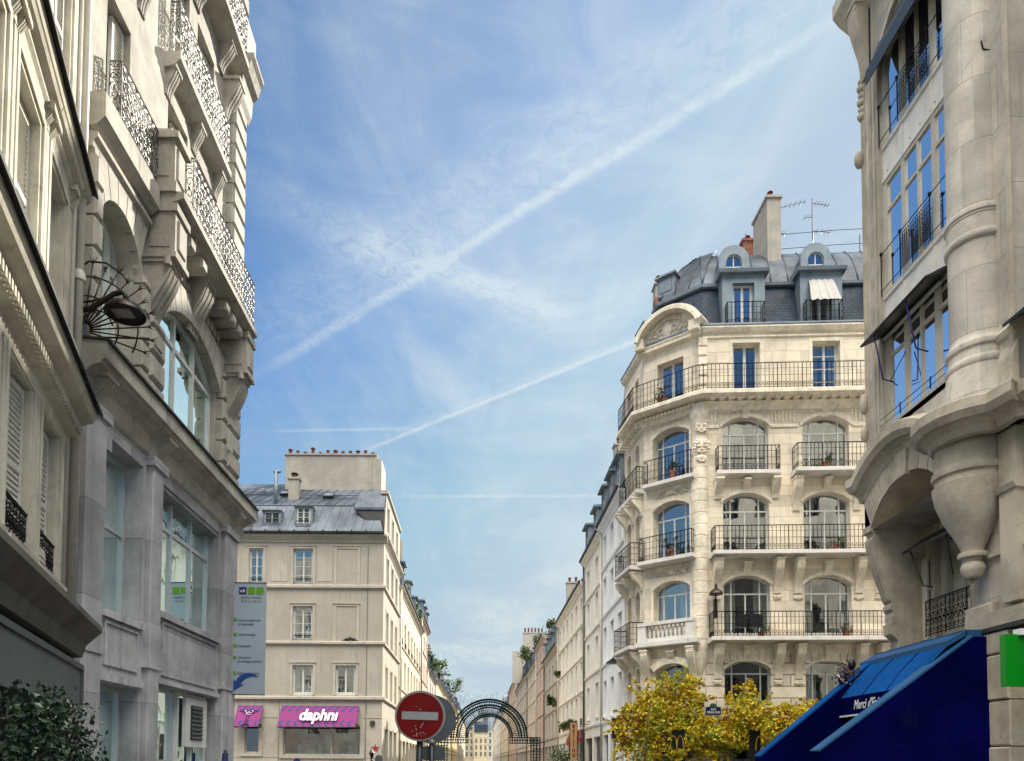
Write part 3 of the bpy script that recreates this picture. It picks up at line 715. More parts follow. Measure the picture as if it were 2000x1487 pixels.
t = MB(); t.relief(CW/2, -.16, 19.35, 1.7, .8, 77); t.relief(CW/2, -.16, 19.1, 1.9, .3, 78); t.blob((CW/2, -.15, 19.5), .25, .09, .33, 0, 10, 6); fc.part('pediment_carving', t, 'stoneDt')
# roof: slate slope, curved zinc above
foot2 = [fs.p(SL-.95, 0)[:2]]+foot[1:]
t = MB(); ra = strip(t, foot2, [(.38, 19.1), (.6, 20.2), (.86, 21.35)]); t.build('slate_roof', 'slate', D)
t = MB(); strip(t, [fs.p(-.1, 0)[:2], fs.p(SL-.9, 0)[:2]], [(.1, 19.1), (.5, 19.9), (3.2, 21.0)]); t.poly([(*fs.p(-.1, .1)[:2], 19.1), (*fs.p(-.1, .5)[:2], 19.9), (*fs.p(-.1, 3.2)[:2], 21.0), (*fs.p(-.1, 3.2)[:2], 18)]); t.build('low_side_roof', 'zinc', D)
zp = [(.80, 21.32), (.88, 21.48), (1.15, 22.1), (1.55, 22.75), (2.05, 23.35), (2.6, 23.85), (2.75, 23.95)]
t = MB(); rings = strip(t, foot2, zp)
t.poly([r_[0] for r_ in ra]+[r_[0] for r_ in rings]+[(rings[-1][0][0]+1.5, rings[-1][0][1]+.3, 23.6), (rings[-1][0][0]+1.5, rings[-1][0][1]+.3, 19)])
top = rings[-1]; t.poly([*top, (pb[0]-1, pb[1]+10, 24.4), (top[0][0]+1.5, top[0][1]+.3, 23.6)]); t.poly([(top[0][0]+1.5, top[0][1]+.3, 19), (top[0][0]+1.5, top[0][1]+.3, 23.6), (pb[0]-1, pb[1]+10, 24.4), (pb[0]-1, pb[1]+10, 19)])
for sgi in range(len(foot2)-1):
    L = math.hypot(foot2[sgi+1][0]-foot2[sgi][0], foot2[sgi+1][1]-foot2[sgi][1]); k = max(1, round(L/.72))
    for i in range(k+1 if sgi == len(foot)-2 else k):
        u = i/k; t.tube([Vector(r_[sgi])*(1-u)+Vector(r_[sgi+1])*u+Vector((0, 0, .02)) for r_ in rings[1:]], .028, 5)
t.build('zinc_roof', 'zinc', D)
t = MB(); strip(t, foot2, [(.9, 21.22), (.70, 21.24), (.68, 21.36), (.8, 21.44), (1., 21.44)]); t.build('roof_flashing', 'zincl', D)
for j, (x0, x1) in enumerate(((.85, 2.55), (3.95, 5.6), (7.0, 8.7))): # dormers
    t = MB(); w = x1-x0
    t.wall(w, 0, 2.35, [(.42, w-.42, .05, 1.95)], .3); t.box(-.001, 0, 0, 2.2, 0, 2.3)
    for x in (0, w): t.poly([(x, 0, 0), (x, 1.8, 0), (x, 1.8, 2.35), (x, 0, 2.35)])
    t.px([(-.18, 2.3), (-.22, 2.42), (-.1, 2.5), (1.8, 2.62), (1.8, 2.3)], -.14, w+.14)
    dm = fr.part('dormer', t, 'zincl', x0, .22, 19.1)
    g = window_meshes('leaf2', w-.84, 1.9, 0, 'wframe', 'skypane', 0); o = link('dormer_window', g[0], dm, (.42, .22, .05))
    gp = MB(); gp.poly([(.02, .04, .02), (w-.86, .04, .02), (w-.86, .04, 1.88), (.02, .04, 1.88)]); gp.build('pane', 'skypane', dm, (.42, .22, .05)) 
    t = MB(); grid_rail(t, [(.12, -.02), (.12, -.3), (w-.12, -.3), (w-.12, -.02)], .02, .95, sp=.16); t.box(.1, w-.1, -.32, 0, -.02, .02); t.build('dormer_railing', 'iron', dm)
    if j == 1:
        t = MB(); k = 16
        for i in range(k):
            xa, xb = .34+(w-.68)*i/k, .34+(w-.68)*(i+1)/k; ya, yb = .03*math.sin(i*1.7), .03*math.sin((i+1)*1.7)
            xc, xd = .22+(w-.44)*i/k, .22+(w-.44)*(i+1)/k; s_ = .07*abs(math.sin(i*math.pi/4)); s2_ = .07*abs(math.sin((i+1)*math.pi/4))
            t.poly([(xa, -.04+ya, 1.97), (xb, -.04+yb, 1.97), (xd, -.5+yb*2, .92-s2_), (xc, -.5+ya*2, .92-s_)])
        t.build('sun_blind', 'cloth', dm)
for j, x in enumerate((1.45, 4.75, 7.9)): # round-headed attic lights
    t = MB(); a_ = arc_pts(-.62, .62, 1.5, .62, 14); b_ = arc_pts(-.32, .32, 1.12, .32, 14); ring = [(-.62, 0), *a_, (.62, 0)]; inn = [(-.32, .12), *b_, (.32, .12)]
    for i in range(len(ring)): k = (i+1) % len(ring); t.py([ring[i], ring[k], inn[k], inn[i]], 0, .2)
    for i in range(len(a_)-1): t.poly([(a_[i][0]*.96, .2, a_[i][1]), (a_[i+1][0]*.96, .2, a_[i+1][1]), (a_[i+1][0]*.9, 2.0, a_[i+1][1]-.1), (a_[i][0]*.9, 2.0, a_[i][1]-.1)])
    for x_ in (-.6, .6): t.poly([(x_, .2, 0), (x_, 2, 0), (x_*.95, 2, .8), (x_*.97, .2, .9)])
    ob = fr.part('round_dormer', t, 'zincl', x, .62, 21.42)
    t = MB(); t.py([(-.32, .12), *b_, (.32, .12)], .12, .14); t.build('pane', 'skypane', ob)
    t = MB(); t.box(-.018, .018, .08, .13, .12, 1.1); t.box(-.32, .32, .08, .13, .6, .635)
    for i in range(len(b_)-1): t.tube([(b_[i][0], .1, b_[i][1]), (b_[i+1][0], .1, b_[i+1][1])], .028, 4)
    t.build('glazing_bar', 'wframe', ob)
# small dormer on the rounded left side
t = MB(); t.box(-.4, .4, 0, 1.2, 0, .8); t.pz([(-.48, -.12), (.48, -.12), (.48, 1.2), (-.48, 1.2)], .8, .88); t.box(-.25, .25, -.02, 0, .15, .68); fc.part('side_dormer', t, 'zincl', .55, 1.0, 21.75)
t = MB(); t.box(-.5, .5, 0, 1.4, 0, 1.5); t.box(-.58, .58, -.1, 1.4, 1.5, 1.58); fs.part('side_dormer', t, 'zincl', 1.4, .3, 19.2)
# chimneys on this roof
def chimney_stack(root, x0, x1, y0, y1, z0, z1, pots, mt='chim', brickband=None, rz=0, pr=.09, ph=.35, nm='chimney', capped=True):
    t = MB(); t.box(x0, x1, y0, y1, z0, z1); t.box(x0-.06, x1+.06, y0-.06, y1+.06, z1-.002, z1+.1)
    ch = t.build(nm, mt, root)
    if brickband: t = MB(); t.box(x0-.008, x1+.008, y0-.008, y1+.008, *brickband); t.build('brick_band', 'brick', ch)
    al = (x1-x0) >= (y1-y0); t = MB(); t.lathe(0, 0, [(pr, 0), (pr*.85, ph*.8), (pr*1.1, ph*.82), (pr*1.1, ph), (pr*.6, ph), (pr*.5, .05)], 8); pm = t.mesh('chimney_pot', 'pot')
    t.lathe(0, 0, [(pr*1.5, ph+.08), (0, ph+.22)], 8); t.bar((0, 0, ph), (0, 0, ph+.2), .015); pc = t.mesh('chimney_pot', 'pot')
    for i in range(pots):
        u = (i+.5)/pots; px_ = x0+(x1-x0)*u if al else (x0+x1)/2; py_ = (y0+y1)/2 if al else y0+(y1-y0)*u
        o = link('chimney_pot', pc if capped and i % 3 == 0 else pm, ch, (px_, py_, z1+.1)); o.scale = (1, 1, 1+.25*math.sin(i*2.7))
    return ch
q = lambda x, y: (x-OX, y-OY)
x_, y_ = q(12.25, 30.6); chimney_stack(D, x_, x_+.58, y_, y_+1.6, 21.5, 25.75, 2)
x_, y_ = q(11.95, 32.6); chimney_stack(D, x_, x_+.75, y_, y_+1.0, 23, 25.3, 1, 'brick')
x_, y_ = q(8.2, 33.6); chimney_stack(D, x_, x_+1.2, y_, y_+.55, 15, 23.9, 3, 'chim', (22.6, 23.3), capped=True)
# tv aerials and wire on the ridge
def aerial(label, loc, h_, arms, rz=0):
    t_ = thing('tv_aerial', label, 'aerial', loc, rz, 'aerials on the corner building roof'); m_ = MB(); m_.tube([(0, 0, 0), (0, 0, h_)], .025, 5); m_.build('mast', 'dframe', t_); m_ = MB()
    for z, L, k, tilt in arms:
        m_.tube([(0, 0, z), (L, 0, z+tilt*L)], .014, 4)
        for i in range(k): xx = L*(i+1)/k; m_.tube([(xx, -.18, z+tilt*xx), (xx, .18, z+tilt*xx)], .008, 3); m_.tube([(xx, 0, z+tilt*xx-.12), (xx, 0, z+tilt*xx+.12)], .008, 3)
    m_.build('antenna_arm', 'dframe', t_); return t_
aerial('tall tv aerial with three arms standing above the striped blind dormer', (14.55, 31.4, 23.2), 3.15, [(2.95, .7, 5, -.15), (1.7, .75, 4, -.1), (2.3, -.35, 3, .1)])
aerial('slanting tv aerial bar fixed to the tall rendered chimney', (12.75, 31.0, 25.2), .6, [(.35, 1.3, 6, .28), (-.9+.2, .4, 3, -.1)])
aerial('low tangled tv aerial left of the brick chimney', (11.2, 32.2, 23.0), 1.5, [(1.2, -.6, 4, -.15), (.9, -1.0, 5, -.1)])
t = MB(); 
for z in (23.9, 24.55): t.tube([(12.8, 31.2, z), (15.5, 31.0, z+.1), (19, 30.8, z+.16)], .016, 4)
for x in (11.55, 13.0, 16.5): t.tube([(x, 31.2, 22.6), (x, 31.2, 24.6)], .02, 4)
tag(t.build('roof_guard_rail', 'dframe'), 'thin double wire rail running along the corner building ridge', 'rail')
# ================================================================== BEIGE CORNER HOUSE (left, beyond the crossing)
H = thing('beige_corner_house', 'beige rendered corner house with grey zinc mansard and magenta shop awnings', 'building', (-5.3, 41, 0))
f = F(H, -11, 0, 0); g = F(H, 0, 0, R(90))
hw = [(3.45, 4.25, 11.45, 13.45), (5.93, 7.03, 11.45, 13.45), (3.45, 4.25, 8.25, 10.2), (5.95, 7.05, 8.25, 10.2), (5.98, 7.12, 5.22, 6.88), (8.38, 9.5, 5.22, 6.88), (3.4, 4.2, 5.22, 6.88),
      (5.55, 9.8, 1.9, 3.5), (3.4, 4.18, 2.0, 3.6)]
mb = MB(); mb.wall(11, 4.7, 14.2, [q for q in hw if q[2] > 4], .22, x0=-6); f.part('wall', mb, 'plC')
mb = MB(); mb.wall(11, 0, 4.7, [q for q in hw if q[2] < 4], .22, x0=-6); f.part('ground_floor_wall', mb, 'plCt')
t = MB()
for z, d, hh in ((4.95, .14, .2), (8.05, .12, .18), (11.2, .12, .2)): t.px([(0, z-.05), (-d*.5, z), (-d, z+.03), (-d, z+hh-.04), (-d*.8, z+hh), (0, z+hh)], -6, 11.02+d)
t.px([(0, 13.75), (-.06, 13.8), (-.1, 13.9), (-.22, 14.05), (-.28, 14.1), (-.28, 14.22), (0, 14.26)], -6, 11.2)
for q in hw[:7]:
    a, b, c, d = q[:4]; w = .14
    t.box(a-w, a-.002, -.035, .01, c, d+w); t.box(b+.002, b+w, -.035, .01, c, d+w); t.box(a-.002, b+.002, -.035, .01, d+.002, d+w); t.box(a-w-.04, b+w+.04, -.07, .01, d+w, d+w+.05)
for a, b, c, d in ((8.36, 9.53, 11.45, 13.45), (8.36, 9.52, 8.25, 10.2)): # blind windows
    for r_ in ((a-.14, a, c, d+.14), (b, b+.14, c, d+.14), (a, b, d, d+.14)): t.box(r_[0], r_[1], -.035, .01, r_[2], r_[3])
    t.box(a-.18, b+.18, -.07, .01, d+.14, d+.19)
for a, b in ((4.7, 5.6), (7.3, 8.1)): # framed top floor panels
    t.box(a, b, -.018, .01, 11.6, 13.55)
for z in (1.75, 3.95): t.box(0, 3.2, -.02, .01, z, z+.02); t.box(4.4, 5.4, -.02, .01, z, z+.02); t.box(9.95, 11, -.02, .01, z, z+.02)
for a, b, c, d in ((5.55, 9.8, 1.9, 3.5), (3.4, 4.18, 2.0, 3.6)):
    t.box(a-.22, a, -.05, .01, c-.12, d); t.box(b, b+.22, -.05, .01, c-.12, d); t.box(a-.22, b+.22, -.08, .01, c-.2, c-.06)
f.part('moulding', t, 'plCt')
for i, q in enumerate(hw[:7]):
    o = window(f, q[0], q[2], q[1]-q[0], q[3]-q[2], .2, 'leaf' if q[2] > 8 else 'leaf2', 0, 'wframe', 'glassb', (0, 1, 0, 4, 1, 0, 0)[i])
    if q[2] > 8: t = MB(); grid_rail(t, [(0.02, -.12), (q[1]-q[0]-.02, -.12)], 0, .32, sp=.11, rows=(.45,), scroll=False, t=.009); t.build('window_guard', 'iron', o)
window(f, 3.4, 2.0, .78, 1.6, .2, 'none', 0, 'cframe', 'glass'); window(f, 5.55, 1.9, 4.25, 1.6, .2, 'shopw', 0, 'cframe', 'glass')
t = MB() # shop display behind the glass
rnd = random.Random(8); t.box(5.6, 9.75, .9, .95, 1.9, 3.5, 0)
for k in range(16): x = 6.0+rnd.random()*3.4; w_ = rnd.uniform(.12, .45); t.box(x, x+w_, .5+k*.02, .52+k*.02, 1.9, 1.9+rnd.uniform(.2, 1.2), k % 4+1)
t.box(5.62, 6.1, .4, .45, 2.2, 3.5, 5); t.box(8.3, 8.36, .3, .4, 1.9, 3.5, 5); t.box(8.6, 9.5, .6, .62, 2.7, 3.2, 3)
f.part('shop_display', t, ['shop', 'curtain', 'bijwood', 'wframe', 'signgrey', 'redcloth'])
t = MB(); t.box(3.45, 4.15, .8, .82, 2, 3.6, 0); t.blob((3.95, .5, 2.1), .32, .2, .34, 1, 10, 6); t.poly([(3.6, .5, 2), (3.75, .5, 2), (3.85, .5, 3.3), (3.8, .5, 3.4)], 2); f.part('shop_display', t, ['inside', 'redcloth', 'brown'])
t = MB(); t.tube([(.35, -.1, .2), (.35, -.1, 13.8)], .06, 8); t.tube([(2.55, -.1, 4.9), (2.55, -.1, 14.0)], .05, 8)
for z in (3, 6.2, 9.4, 12.4): t.lathe(2.55, -.1, [(.05, z), (.07, z+.02), (.07, z+.1), (.05, z+.12)], 8)
f.part('downpipe', t, 'plCt')
t = MB(); t.tube([(10.1, -.02, .5), (10.1, -.02, 4.9), (10.12, -.02, 13.6)], .014, 4); t.tube([(4.7, -.15, 4.98), (10.9, -.15, 4.96)], .012, 4); t.tube([(5.3, -.02, 4.9), (5.28, -.02, 1.5)], .01, 4); t.box(10.35, 10.6, -.1, 0, 3.55, 3.8)
f.part('cable', t, 'soot')
# street side
L8 = 8.2; cols = (1.3, 3.6, 5.9)
hs2 = [(c, c+.95, z, z+hh) for z, hh in ((5.2, 1.8), (8.2, 2.0), (11.4, 2.0), (14.9, 1.5)) for c in cols]+[(c-.2, c+1.3, .2, 3.4) for c in cols]
mb = MB(); mb.wall(L8, 0, 14.2, [q for q in hs2 if q[2] < 14], .25); g.part('side_wall', mb, 'plCt')
mb = MB(); mb.wall(L8, 14.2, 17.0, [q for q in hs2 if q[2] > 14], .25, x0=.9)
mb.poly([(0, 0, 14.2), (.9, 0, 14.2), (.9, 0, 17.0)]); g.part('attic_wall', mb, 'plCt')
t = MB()
for z, d, hh in ((4.95, .14, .2), (8.05, .12, .18), (11.2, .12, .2)): t.px([(0, z-.05), (-d, z+.03), (-d, z+hh-.04), (0, z+hh)], .002, L8)
t.px([(0, 13.75), (-.1, 13.9), (-.28, 14.1), (-.28, 14.22), (0, 14.26)], .002, L8)
t.px([(0, 16.9), (-.12, 16.95), (-.12, 17.1), (.3, 17.12), (.3, 16.9)], .8, L8)
for q in hs2: t.box(q[0]-.12, q[0]-.002, -.03, .01, q[2], q[3]+.1); t.box(q[1]+.002, q[1]+.12, -.03, .01, q[2], q[3]+.1)
g.part('side_moulding', t, 'plCt')
for q in hs2:
    if q[2] > 4: window(g, q[0], q[2], q[1]-q[0], q[3]-q[2], .22, 'leaf', 0, 'wframe', 'glassb', 0)
    else: window(g, q[0], q[2], q[1]-q[0], q[3]-q[2], .22, 'shopw', 0, 'dframe', 'glass')
t = MB(); t.poly([(-17, .9, 0), (-.9, .9, 0), (-.9, .9, 14), (-17, .9, 14)]); t.poly([(-.9, .9, 0), (-.9, 8, 0), (-.9, 8, 14), (-.9, .9, 14)]); t.build('interior', 'inside', H)
t = MB(); t.poly([(-17, 0, 0), (-17, 10, 0), (-17, 10, 14.3), (-17, 0, 14.3)]); t.poly([(-17, 10, 0), (0, 10, 0), (0, 10, 17), (-17, 10, 17)]); t.build('back_wall', 'plC', H)
# roof
t = MB()
t.poly([(-17.2, -.3, 14.26), (-.0, -.3, 14.26), (-.55, .75, 16.15), (-17.2, .75, 16.15)])
t.poly([(-17.2, .75, 16.15), (-.55, .75, 16.15), (-1.2, 5.2, 19.0), (-17.2, 5.2, 19.2)])
t.poly([(-17.2, 5.2, 19.2), (-1.2, 5.2, 19.0), (-1, 10, 17), (-17.2, 10, 17)])
t.poly([(-.55, .75, 16.15), (-1.2, 5.2, 19.0), (-1, 10, 17), (-.02, 8, 17), (-.02, .9, 17.0)])
x = -17
while x < -.6:
    top = Vector((x+.45, .75, 16.17)); t.tube([(x+.1, -.28, 14.28), top], .014, 4); t.tube([top+Vector((.0, 0, 0)), (min(x+1.25, -1.3), 5.2, 19.05)], .014, 4); x += .52
t.tube([(-17.2, .75, 16.17), (-.55, .75, 16.17)], .035, 5); t.tube([(-17.2, 2.9, 17.6), (-.9, 2.9, 17.55)], .02, 4)
t.build('zinc_roof', 'zinc', H)
t = MB(); t.poly([(-1.75, .3, 15.9), (-.05, .3, 15.9), (-.02, 1.05, 17.15), (-1.5, 1.05, 17.15)]); t.poly([(-1.5, 1.05, 17.15), (-.02, 1.05, 17.15), (-.02, 3, 17.2), (-1.5, 3.2, 17.2)]); t.box(-1.78, -.02, .24, .3, 15.78, 15.92)
t.poly([(-1.75, .3, 15.9), (-1.5, 1.05, 17.15), (-1.5, 3, 17.2)]); t.build('roof_return', 'zinc', H)
t = MB(); t.poly([(-.02, -.0, 14.25), (-.02, 1.0, 14.25), (-.02, 1, 17), (-.02, .32, 15.9)]); t.poly([(-1.7, .3, 15.8), (-.04, .3, 15.8), (-.04, .05, 14.3), (-.35, .1, 14.3)]); t.build('roof_cheek', 'soot', H)
t = MB(); t.px([(-.3, 14.2), (-.4, 14.24), (-.42, 14.34), (-.3, 14.38), (0, 14.4)], -17.2, .05)
for k in range(21): t.box(-17+k*.8, -16.94+k*.8, -.44, -.3, 14.3, 14.42)
t.build('gutter', 'soot', H)
for x, w, z, h_, fm in ((-4.95, .8, 14.65, 1.15, 'leaf'), (-6.75, .85, 14.8, .75, 'cross'), (-8.2, .8, 14.5, 1.1, 'cross')):
    t = MB(); t.px([(-.05, z+h_), (-.1, z+h_+.08), (1.2, z+h_+.2), (1.2, z+h_)], x-.12, x+w+.12)
    t.box(x-.1, x, 0, 1, z-.05, z+h_); t.box(x+w, x+w+.1, 0, 1, z-.05, z+h_); t.box(x-.14, x+w+.14, -.05, .2, z-.12, z)
    dm = t.build('roof_dormer', 'zincl', H); a, b, c = window_meshes(fm, w, h_, 0, 'wframe', 'far_pane', 0); o = link('dormer_window', a, dm, (x, .05, z)); link('pane', b, dm, (x, .05, z))
    t = MB(); grid_rail(t, [(x, -.08), (x+w, -.08)], z, .35, sp=.12, rows=(.5,), scroll=False, t=.01); t.build('dormer_rail', 'iron', dm)
def on_roof(y): return 16.15+(y-.75)*(2.95/4.45)
for x, y, w in ((-3.95, 2.2, .62), (-6.6, 2.6, .5), (-10.0, 3.2, .6)):
    t = MB(); z = on_roof(y); q = .8*w; s_ = .663
    t.prism([(x, y, z+.02), (x+w, y, z+.02), (x+w, y+q, z+q*s_+.02), (x, y+q, z+q*s_+.02)], [(x, y-.06, z+.11), (x+w, y-.06, z+.11), (x+w, y+q-.06, z+q*s_+.11), (x, y+q-.06, z+q*s_+.11)])
    sk = t.build('skylight', 'soot', H); t = MB(); t.prism([(x+.06, y-.0, z+.09), (x+w-.06, y-.0, z+.09), (x+w-.06, y+q-.1, z+q*s_+.04), (x+.06, y+q-.1, z+q*s_+.04)], [(x+.06, y-.06, z+.16), (x+w-.06, y-.06, z+.16), (x+w-.06, y+q-.16, z+q*s_+.11), (x+.06, y+q-.16, z+q*s_+.11)]); t.build('pane', 'zincl', sk)
ch = chimney_stack(H, -6.75, -1.1, 4.2, 4.9, 17.2, 20.55, 12, pr=.11, ph=.28)
chimney_stack(H, -5.95, -5.35, 2.0, 2.5, 16.4, 18.2, 1, pr=.16, ph=.2)
t = MB(); t.box(-1.3, -.75, 4.1, 6.2, 15.8, 20.3); t.build('chimney_wing', 'chim', H)
t = MB(); t.tube([(-6.45, 1.2, 16.2), (-6.45, 1.2, 18.3)], .1, 7); t.tube([(-6.6, 1.2, 18.3), (-6.2, 1.2, 18.32)], .09, 6); t.build('vent_pipe', 'zincl', H)
# shop awnings
def awning(x0, x1, zt, zb, d, skew, label):
    a = thing('shop_awning', label, 'awning', ((x0+x1)/2-16.3, 41-.06, zb), 0, 'magenta shop awnings'); cx = (x0+x1)/2
    t = MB(); t.prism([(x0-cx, 0, zt-zb), (x1-cx, 0, zt-zb), (x1-cx-skew, -d, 0), (x0-cx-skew, -d, 0)], [(x0-cx, 0, zt-zb-.03), (x1-cx, 0, zt-zb-.03), (x1-cx-skew, -d+.01, -.03), (x0-cx-skew, -d+.01, -.03)]); t.build('canopy', 'pattern', a)
    t = MB(); t.tube([(x0-cx-skew, -d, -.02), (x1-cx-skew, -d, -.02)], .03, 6); t.tube([(x0-cx, -.02, -.05), (x0-cx-skew, -d, -.02)], .02, 4); t.tube([(x1-cx, -.02, -.05), (x1-cx-skew, -d, -.02)], .02, 4); t.box(x1-cx-skew-.1, x1-cx+.02, -d+.1, -d+.35, .0, .16); t.build('awning_frame', 'dframe', a); return a, zt-zb, d
a, hh, d = awning(5.45, 9.75, 4.62, 3.42, .62, .1, 'wide magenta patterned awning with white lettering over the shop window')
sl = math.atan2(hh, d)
text('lettering', 'daphnı', .97, 'white', a, (-.05, -.42, .64), (sl, 0, 0), .006, .82, shear=.18, bold=.03)
a, hh, d = awning(3.02, 4.42, 4.62, 3.42, .62, .1, 'small magenta patterned awning with a drawn ostrich like face over the narrow window')
t = MB()
P = lambda x, k: (x, -d*k-.03, hh*(1-k)+.02)
for s in (-1, 1):
    t.tube([P(-.02+s*(.2+.13*math.cos(q*.7)), .3+.09*math.sin(q*.7)) for q in range(10)], .018, 4, 0); t.tube([P(-.02+s*.32, .3), P(-.02+s*.55, .27)], .016, 4, 0)
    t.tube([P(-.05+s*.05, .48), P(-.12+s*.06, .9)], .016, 4, 0); t.blob(P(-.02+s*.2, .29), .05, .02, .05, 1, 6, 4)
t.tube([P(-.16, .38), P(-.02, .34), P(.13, .38), P(.06, .46), P(-.08, .46), P(-.16, .38)], .022, 4, 1)
t.tube([P(-.3, .97), P(-.12, .9), P(.1, .97)], .03, 4, 0); t.build('drawing', ['bnavy', 'white'], a)
# red star mosaic, pigeons, lantern and road sign near the corner
t = MB(); 
for k in range(5):
    an = R(90+72*k); t.py([(0.0+.09*math.cos(an-.63), .09*math.sin(an-.63)), (.26*math.cos(an), .26*math.sin(an)), (.09*math.cos(an+.63), .09*math.sin(an+.63)), (0, 0)], -.02, 0)
tag(t.build('star_mosaic', 'redcloth', None, (-5.65, 40.99, 2.28)), 'small red star mosaic on the beige house corner above the lantern', 'mosaic')
for i, (x, s) in enumerate(((-7.28, 1), (-6.98, -1))):
    t = MB(); t.blob((0, 0, .11), .15, .08, .085, 0, 8, 5); t.blob((.13*s, 0, .2), .05, .045, .05, 0, 6, 4); t.tube([(-.1*s, 0, .1), (-.28*s, 0, .04)], .05, 5, r1=.02); t.tube([(.17*s, 0, .2), (.21*s, 0, .19)], .012, 4); t.bar((0, .02, 0), (0, .02, .05), .008)
    tag(t.build('pigeon', 'pigeon', None, (x, 40.94, 8.23)), ('dark pigeon facing right on the ledge, left one of the pair', 'dark pigeon facing left on the ledge, right one of the pair')[i], 'pigeon', 'pigeons on the ledge')
ln = thing('street_lantern', 'small black lantern head on a post before the beige corner', 'street lamp', (-5.65, 39.6, 0.13)); t = MB(); t.lathe(0, 0, [(.12, 0), (.1, .3), (.045, .5), (.04, 1.45), (.09, 1.5), (.05, 1.56)], 10); t.build('post', 'post', ln)
t = MB(); t.lathe(0, 0, [(.06, 1.56), (.13, 1.85), (.16, 1.88), (.09, 1.98), (.03, 2.05), (.0, 2.12)], 8); t.build('lantern_head', 'post', ln)
ar = thing('arched_street_sign', 'small grey arched sign at the foot of the beige corner', 'sign', (-5.28, 39.7, 0.13)); t = MB(); t.py([(-.2, 1.2), *arc_pts(-.2, .2, 1.78, .2, 8), (.2, 1.2)], 0, .03); t.build('panel', 'signgrey', ar); t = MB(); t.bar((0, .04, 0), (0, .04, 1.3), .02); t.build('post', 'post', ar)
rs = thing('round_blue_sign', 'round blue sign topping a post under the wide magenta awning', 'sign', (-9.7, 39.8, .13)); t = MB(); t.py([(.2*math.cos(k*.3927), 1.38+.2*math.sin(k*.3927)) for k in range(16)], 0, .03); t.build('disc', 'bnavy', rs); t = MB(); t.bar((0, .05, 0), (0, .05, 1.3), .025); t.build('post', 'post', rs)
# ================================================================== LEFT STONE BUILDING
B = thing('stone_balcony_building', 'weathered stone building with scrolled iron balconies and big consoles, grey lower floors', 'building', (-5, 9, 0), R(90))
f = F(B)
WB = 5.9
lo = [(.72, 1.85, 3.6, 5.95), (.72, 1.85, .1, 2.62), (2.52, 5.08, 3.92, 5.96), (2.52, 5.08, .1, 2.76)]
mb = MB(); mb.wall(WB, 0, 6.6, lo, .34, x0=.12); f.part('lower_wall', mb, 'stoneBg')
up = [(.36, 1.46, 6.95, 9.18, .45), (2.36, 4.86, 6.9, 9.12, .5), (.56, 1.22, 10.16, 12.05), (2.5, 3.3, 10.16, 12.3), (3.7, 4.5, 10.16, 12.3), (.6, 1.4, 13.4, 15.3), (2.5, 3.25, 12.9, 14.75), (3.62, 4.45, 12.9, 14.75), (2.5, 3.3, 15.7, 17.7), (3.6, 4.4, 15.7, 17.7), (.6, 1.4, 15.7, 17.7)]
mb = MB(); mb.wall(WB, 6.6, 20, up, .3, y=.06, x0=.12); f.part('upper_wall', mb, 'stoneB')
mb = MB(); mb.poly([(.12, 0, 0), (.12, 14, 0), (.12, 14, 20), (.12, .06, 20), (.12, .06, 6.6), (.12, 0, 6.6)])
mb.poly([(.12, 14, 0), (WB, 14, 0), (WB, 14, 20), (.12, 14, 20)]); mb.poly([(.12, .06, 20), (WB, .06, 20), (WB, 14, 20), (.12, 14, 20)]); f.part('back_wall', mb, 'stoneB')
e = F(B, WB, 0, R(90)); he = [(c, c+1.1, z, z+2, .3) for c in (1.5, 4.2, 6.9, 9.6) for z in (3.9, 7.2, 10.2, 13.1, 16)]
mb = MB(); mb.wall(14, 0, 20, he, .25); e.part('end_wall', mb, 'stoneB')
for q in he: window(e, q[0], q[2], 1.1, 2, .24, 'cross', .3, 'wframe', 'far_pane')
mb = MB(); mb.poly([(.5, .95, 0), (5.5, .95, 0), (5.5, .95, 19), (.5, .95, 19)]); mb.poly([(5.5, .95, 0), (5.5, 13, 0), (5.5, 13, 19), (5.5, .95, 19)]); f.part('interior', mb, 'inside')
t = MB() # lower pilasters and panels
for x0, x1 in ((.12, .6), (1.98, 2.36), (5.22, 5.92)): t.bev(x0, x1, -.09, 0, 0, 6.18, .02)
for x0, x1 in ((.12, .66), (1.92, 2.44), (5.15, 5.94)): t.box(x0, x1, -.13, 0, 6.02, 6.16); t.box(x0, x1, -.11, 0, 2.96, 3.0)
for a, b, c, d in ((.8, 1.78, 2.86, 3.46), (2.6, 5.0, 2.92, 3.78)):
    for r_ in ((a, a+.035, c, d), (b-.035, b, c, d), (a+.035, b-.035, c, c+.035), (a+.035, b-.035, d-.035, d)): t.box(r_[0], r_[1], -.025, .01, r_[2], r_[3])
t.box(.66, 1.9, -.06, 0.05, 3.5, 3.6); t.box(2.45, 5.14, -.06, .05, 3.82, 3.92); t.box(2.45, 5.14, -.05, .01, 2.78, 2.86); t.box(.66, 1.92, -.05, .01, 2.64, 2.74)
t.box(.7, .86, -.02, .3, 5.75, 5.95); t.box(2.5, 5.1, .03, .3, 5.9, 5.96)
f.part('pilaster', t, 'stoneBg')
t = MB() # main ledge
t.px([(0, 6.14), (-.05, 6.18), (-.09, 6.3), (-.09, 6.42), (-.2, 6.5), (-.3, 6.53), (-.3, 6.56), (-.36, 6.58), (-.36, 6.8), (.06, 6.84)], -.02, WB+.34)
for x in (.2, 2.1, 5.5): t.scroll(x, x+.24, 6.52, 6.16, .26, 0)
f.part('ledge', t, 'stoneB')
t = MB(); t.px([(.06, 6.845), (-.37, 6.805), (-.40, 6.79), (-.40, 6.825), (.06, 6.87)], -.04, WB+.38)
for k in range(40): t.blob((.1+k*.158, -.34, 6.835), .018, .018, .012, 0, 5, 3)
f.part('ledge_lead', t, 'soot')
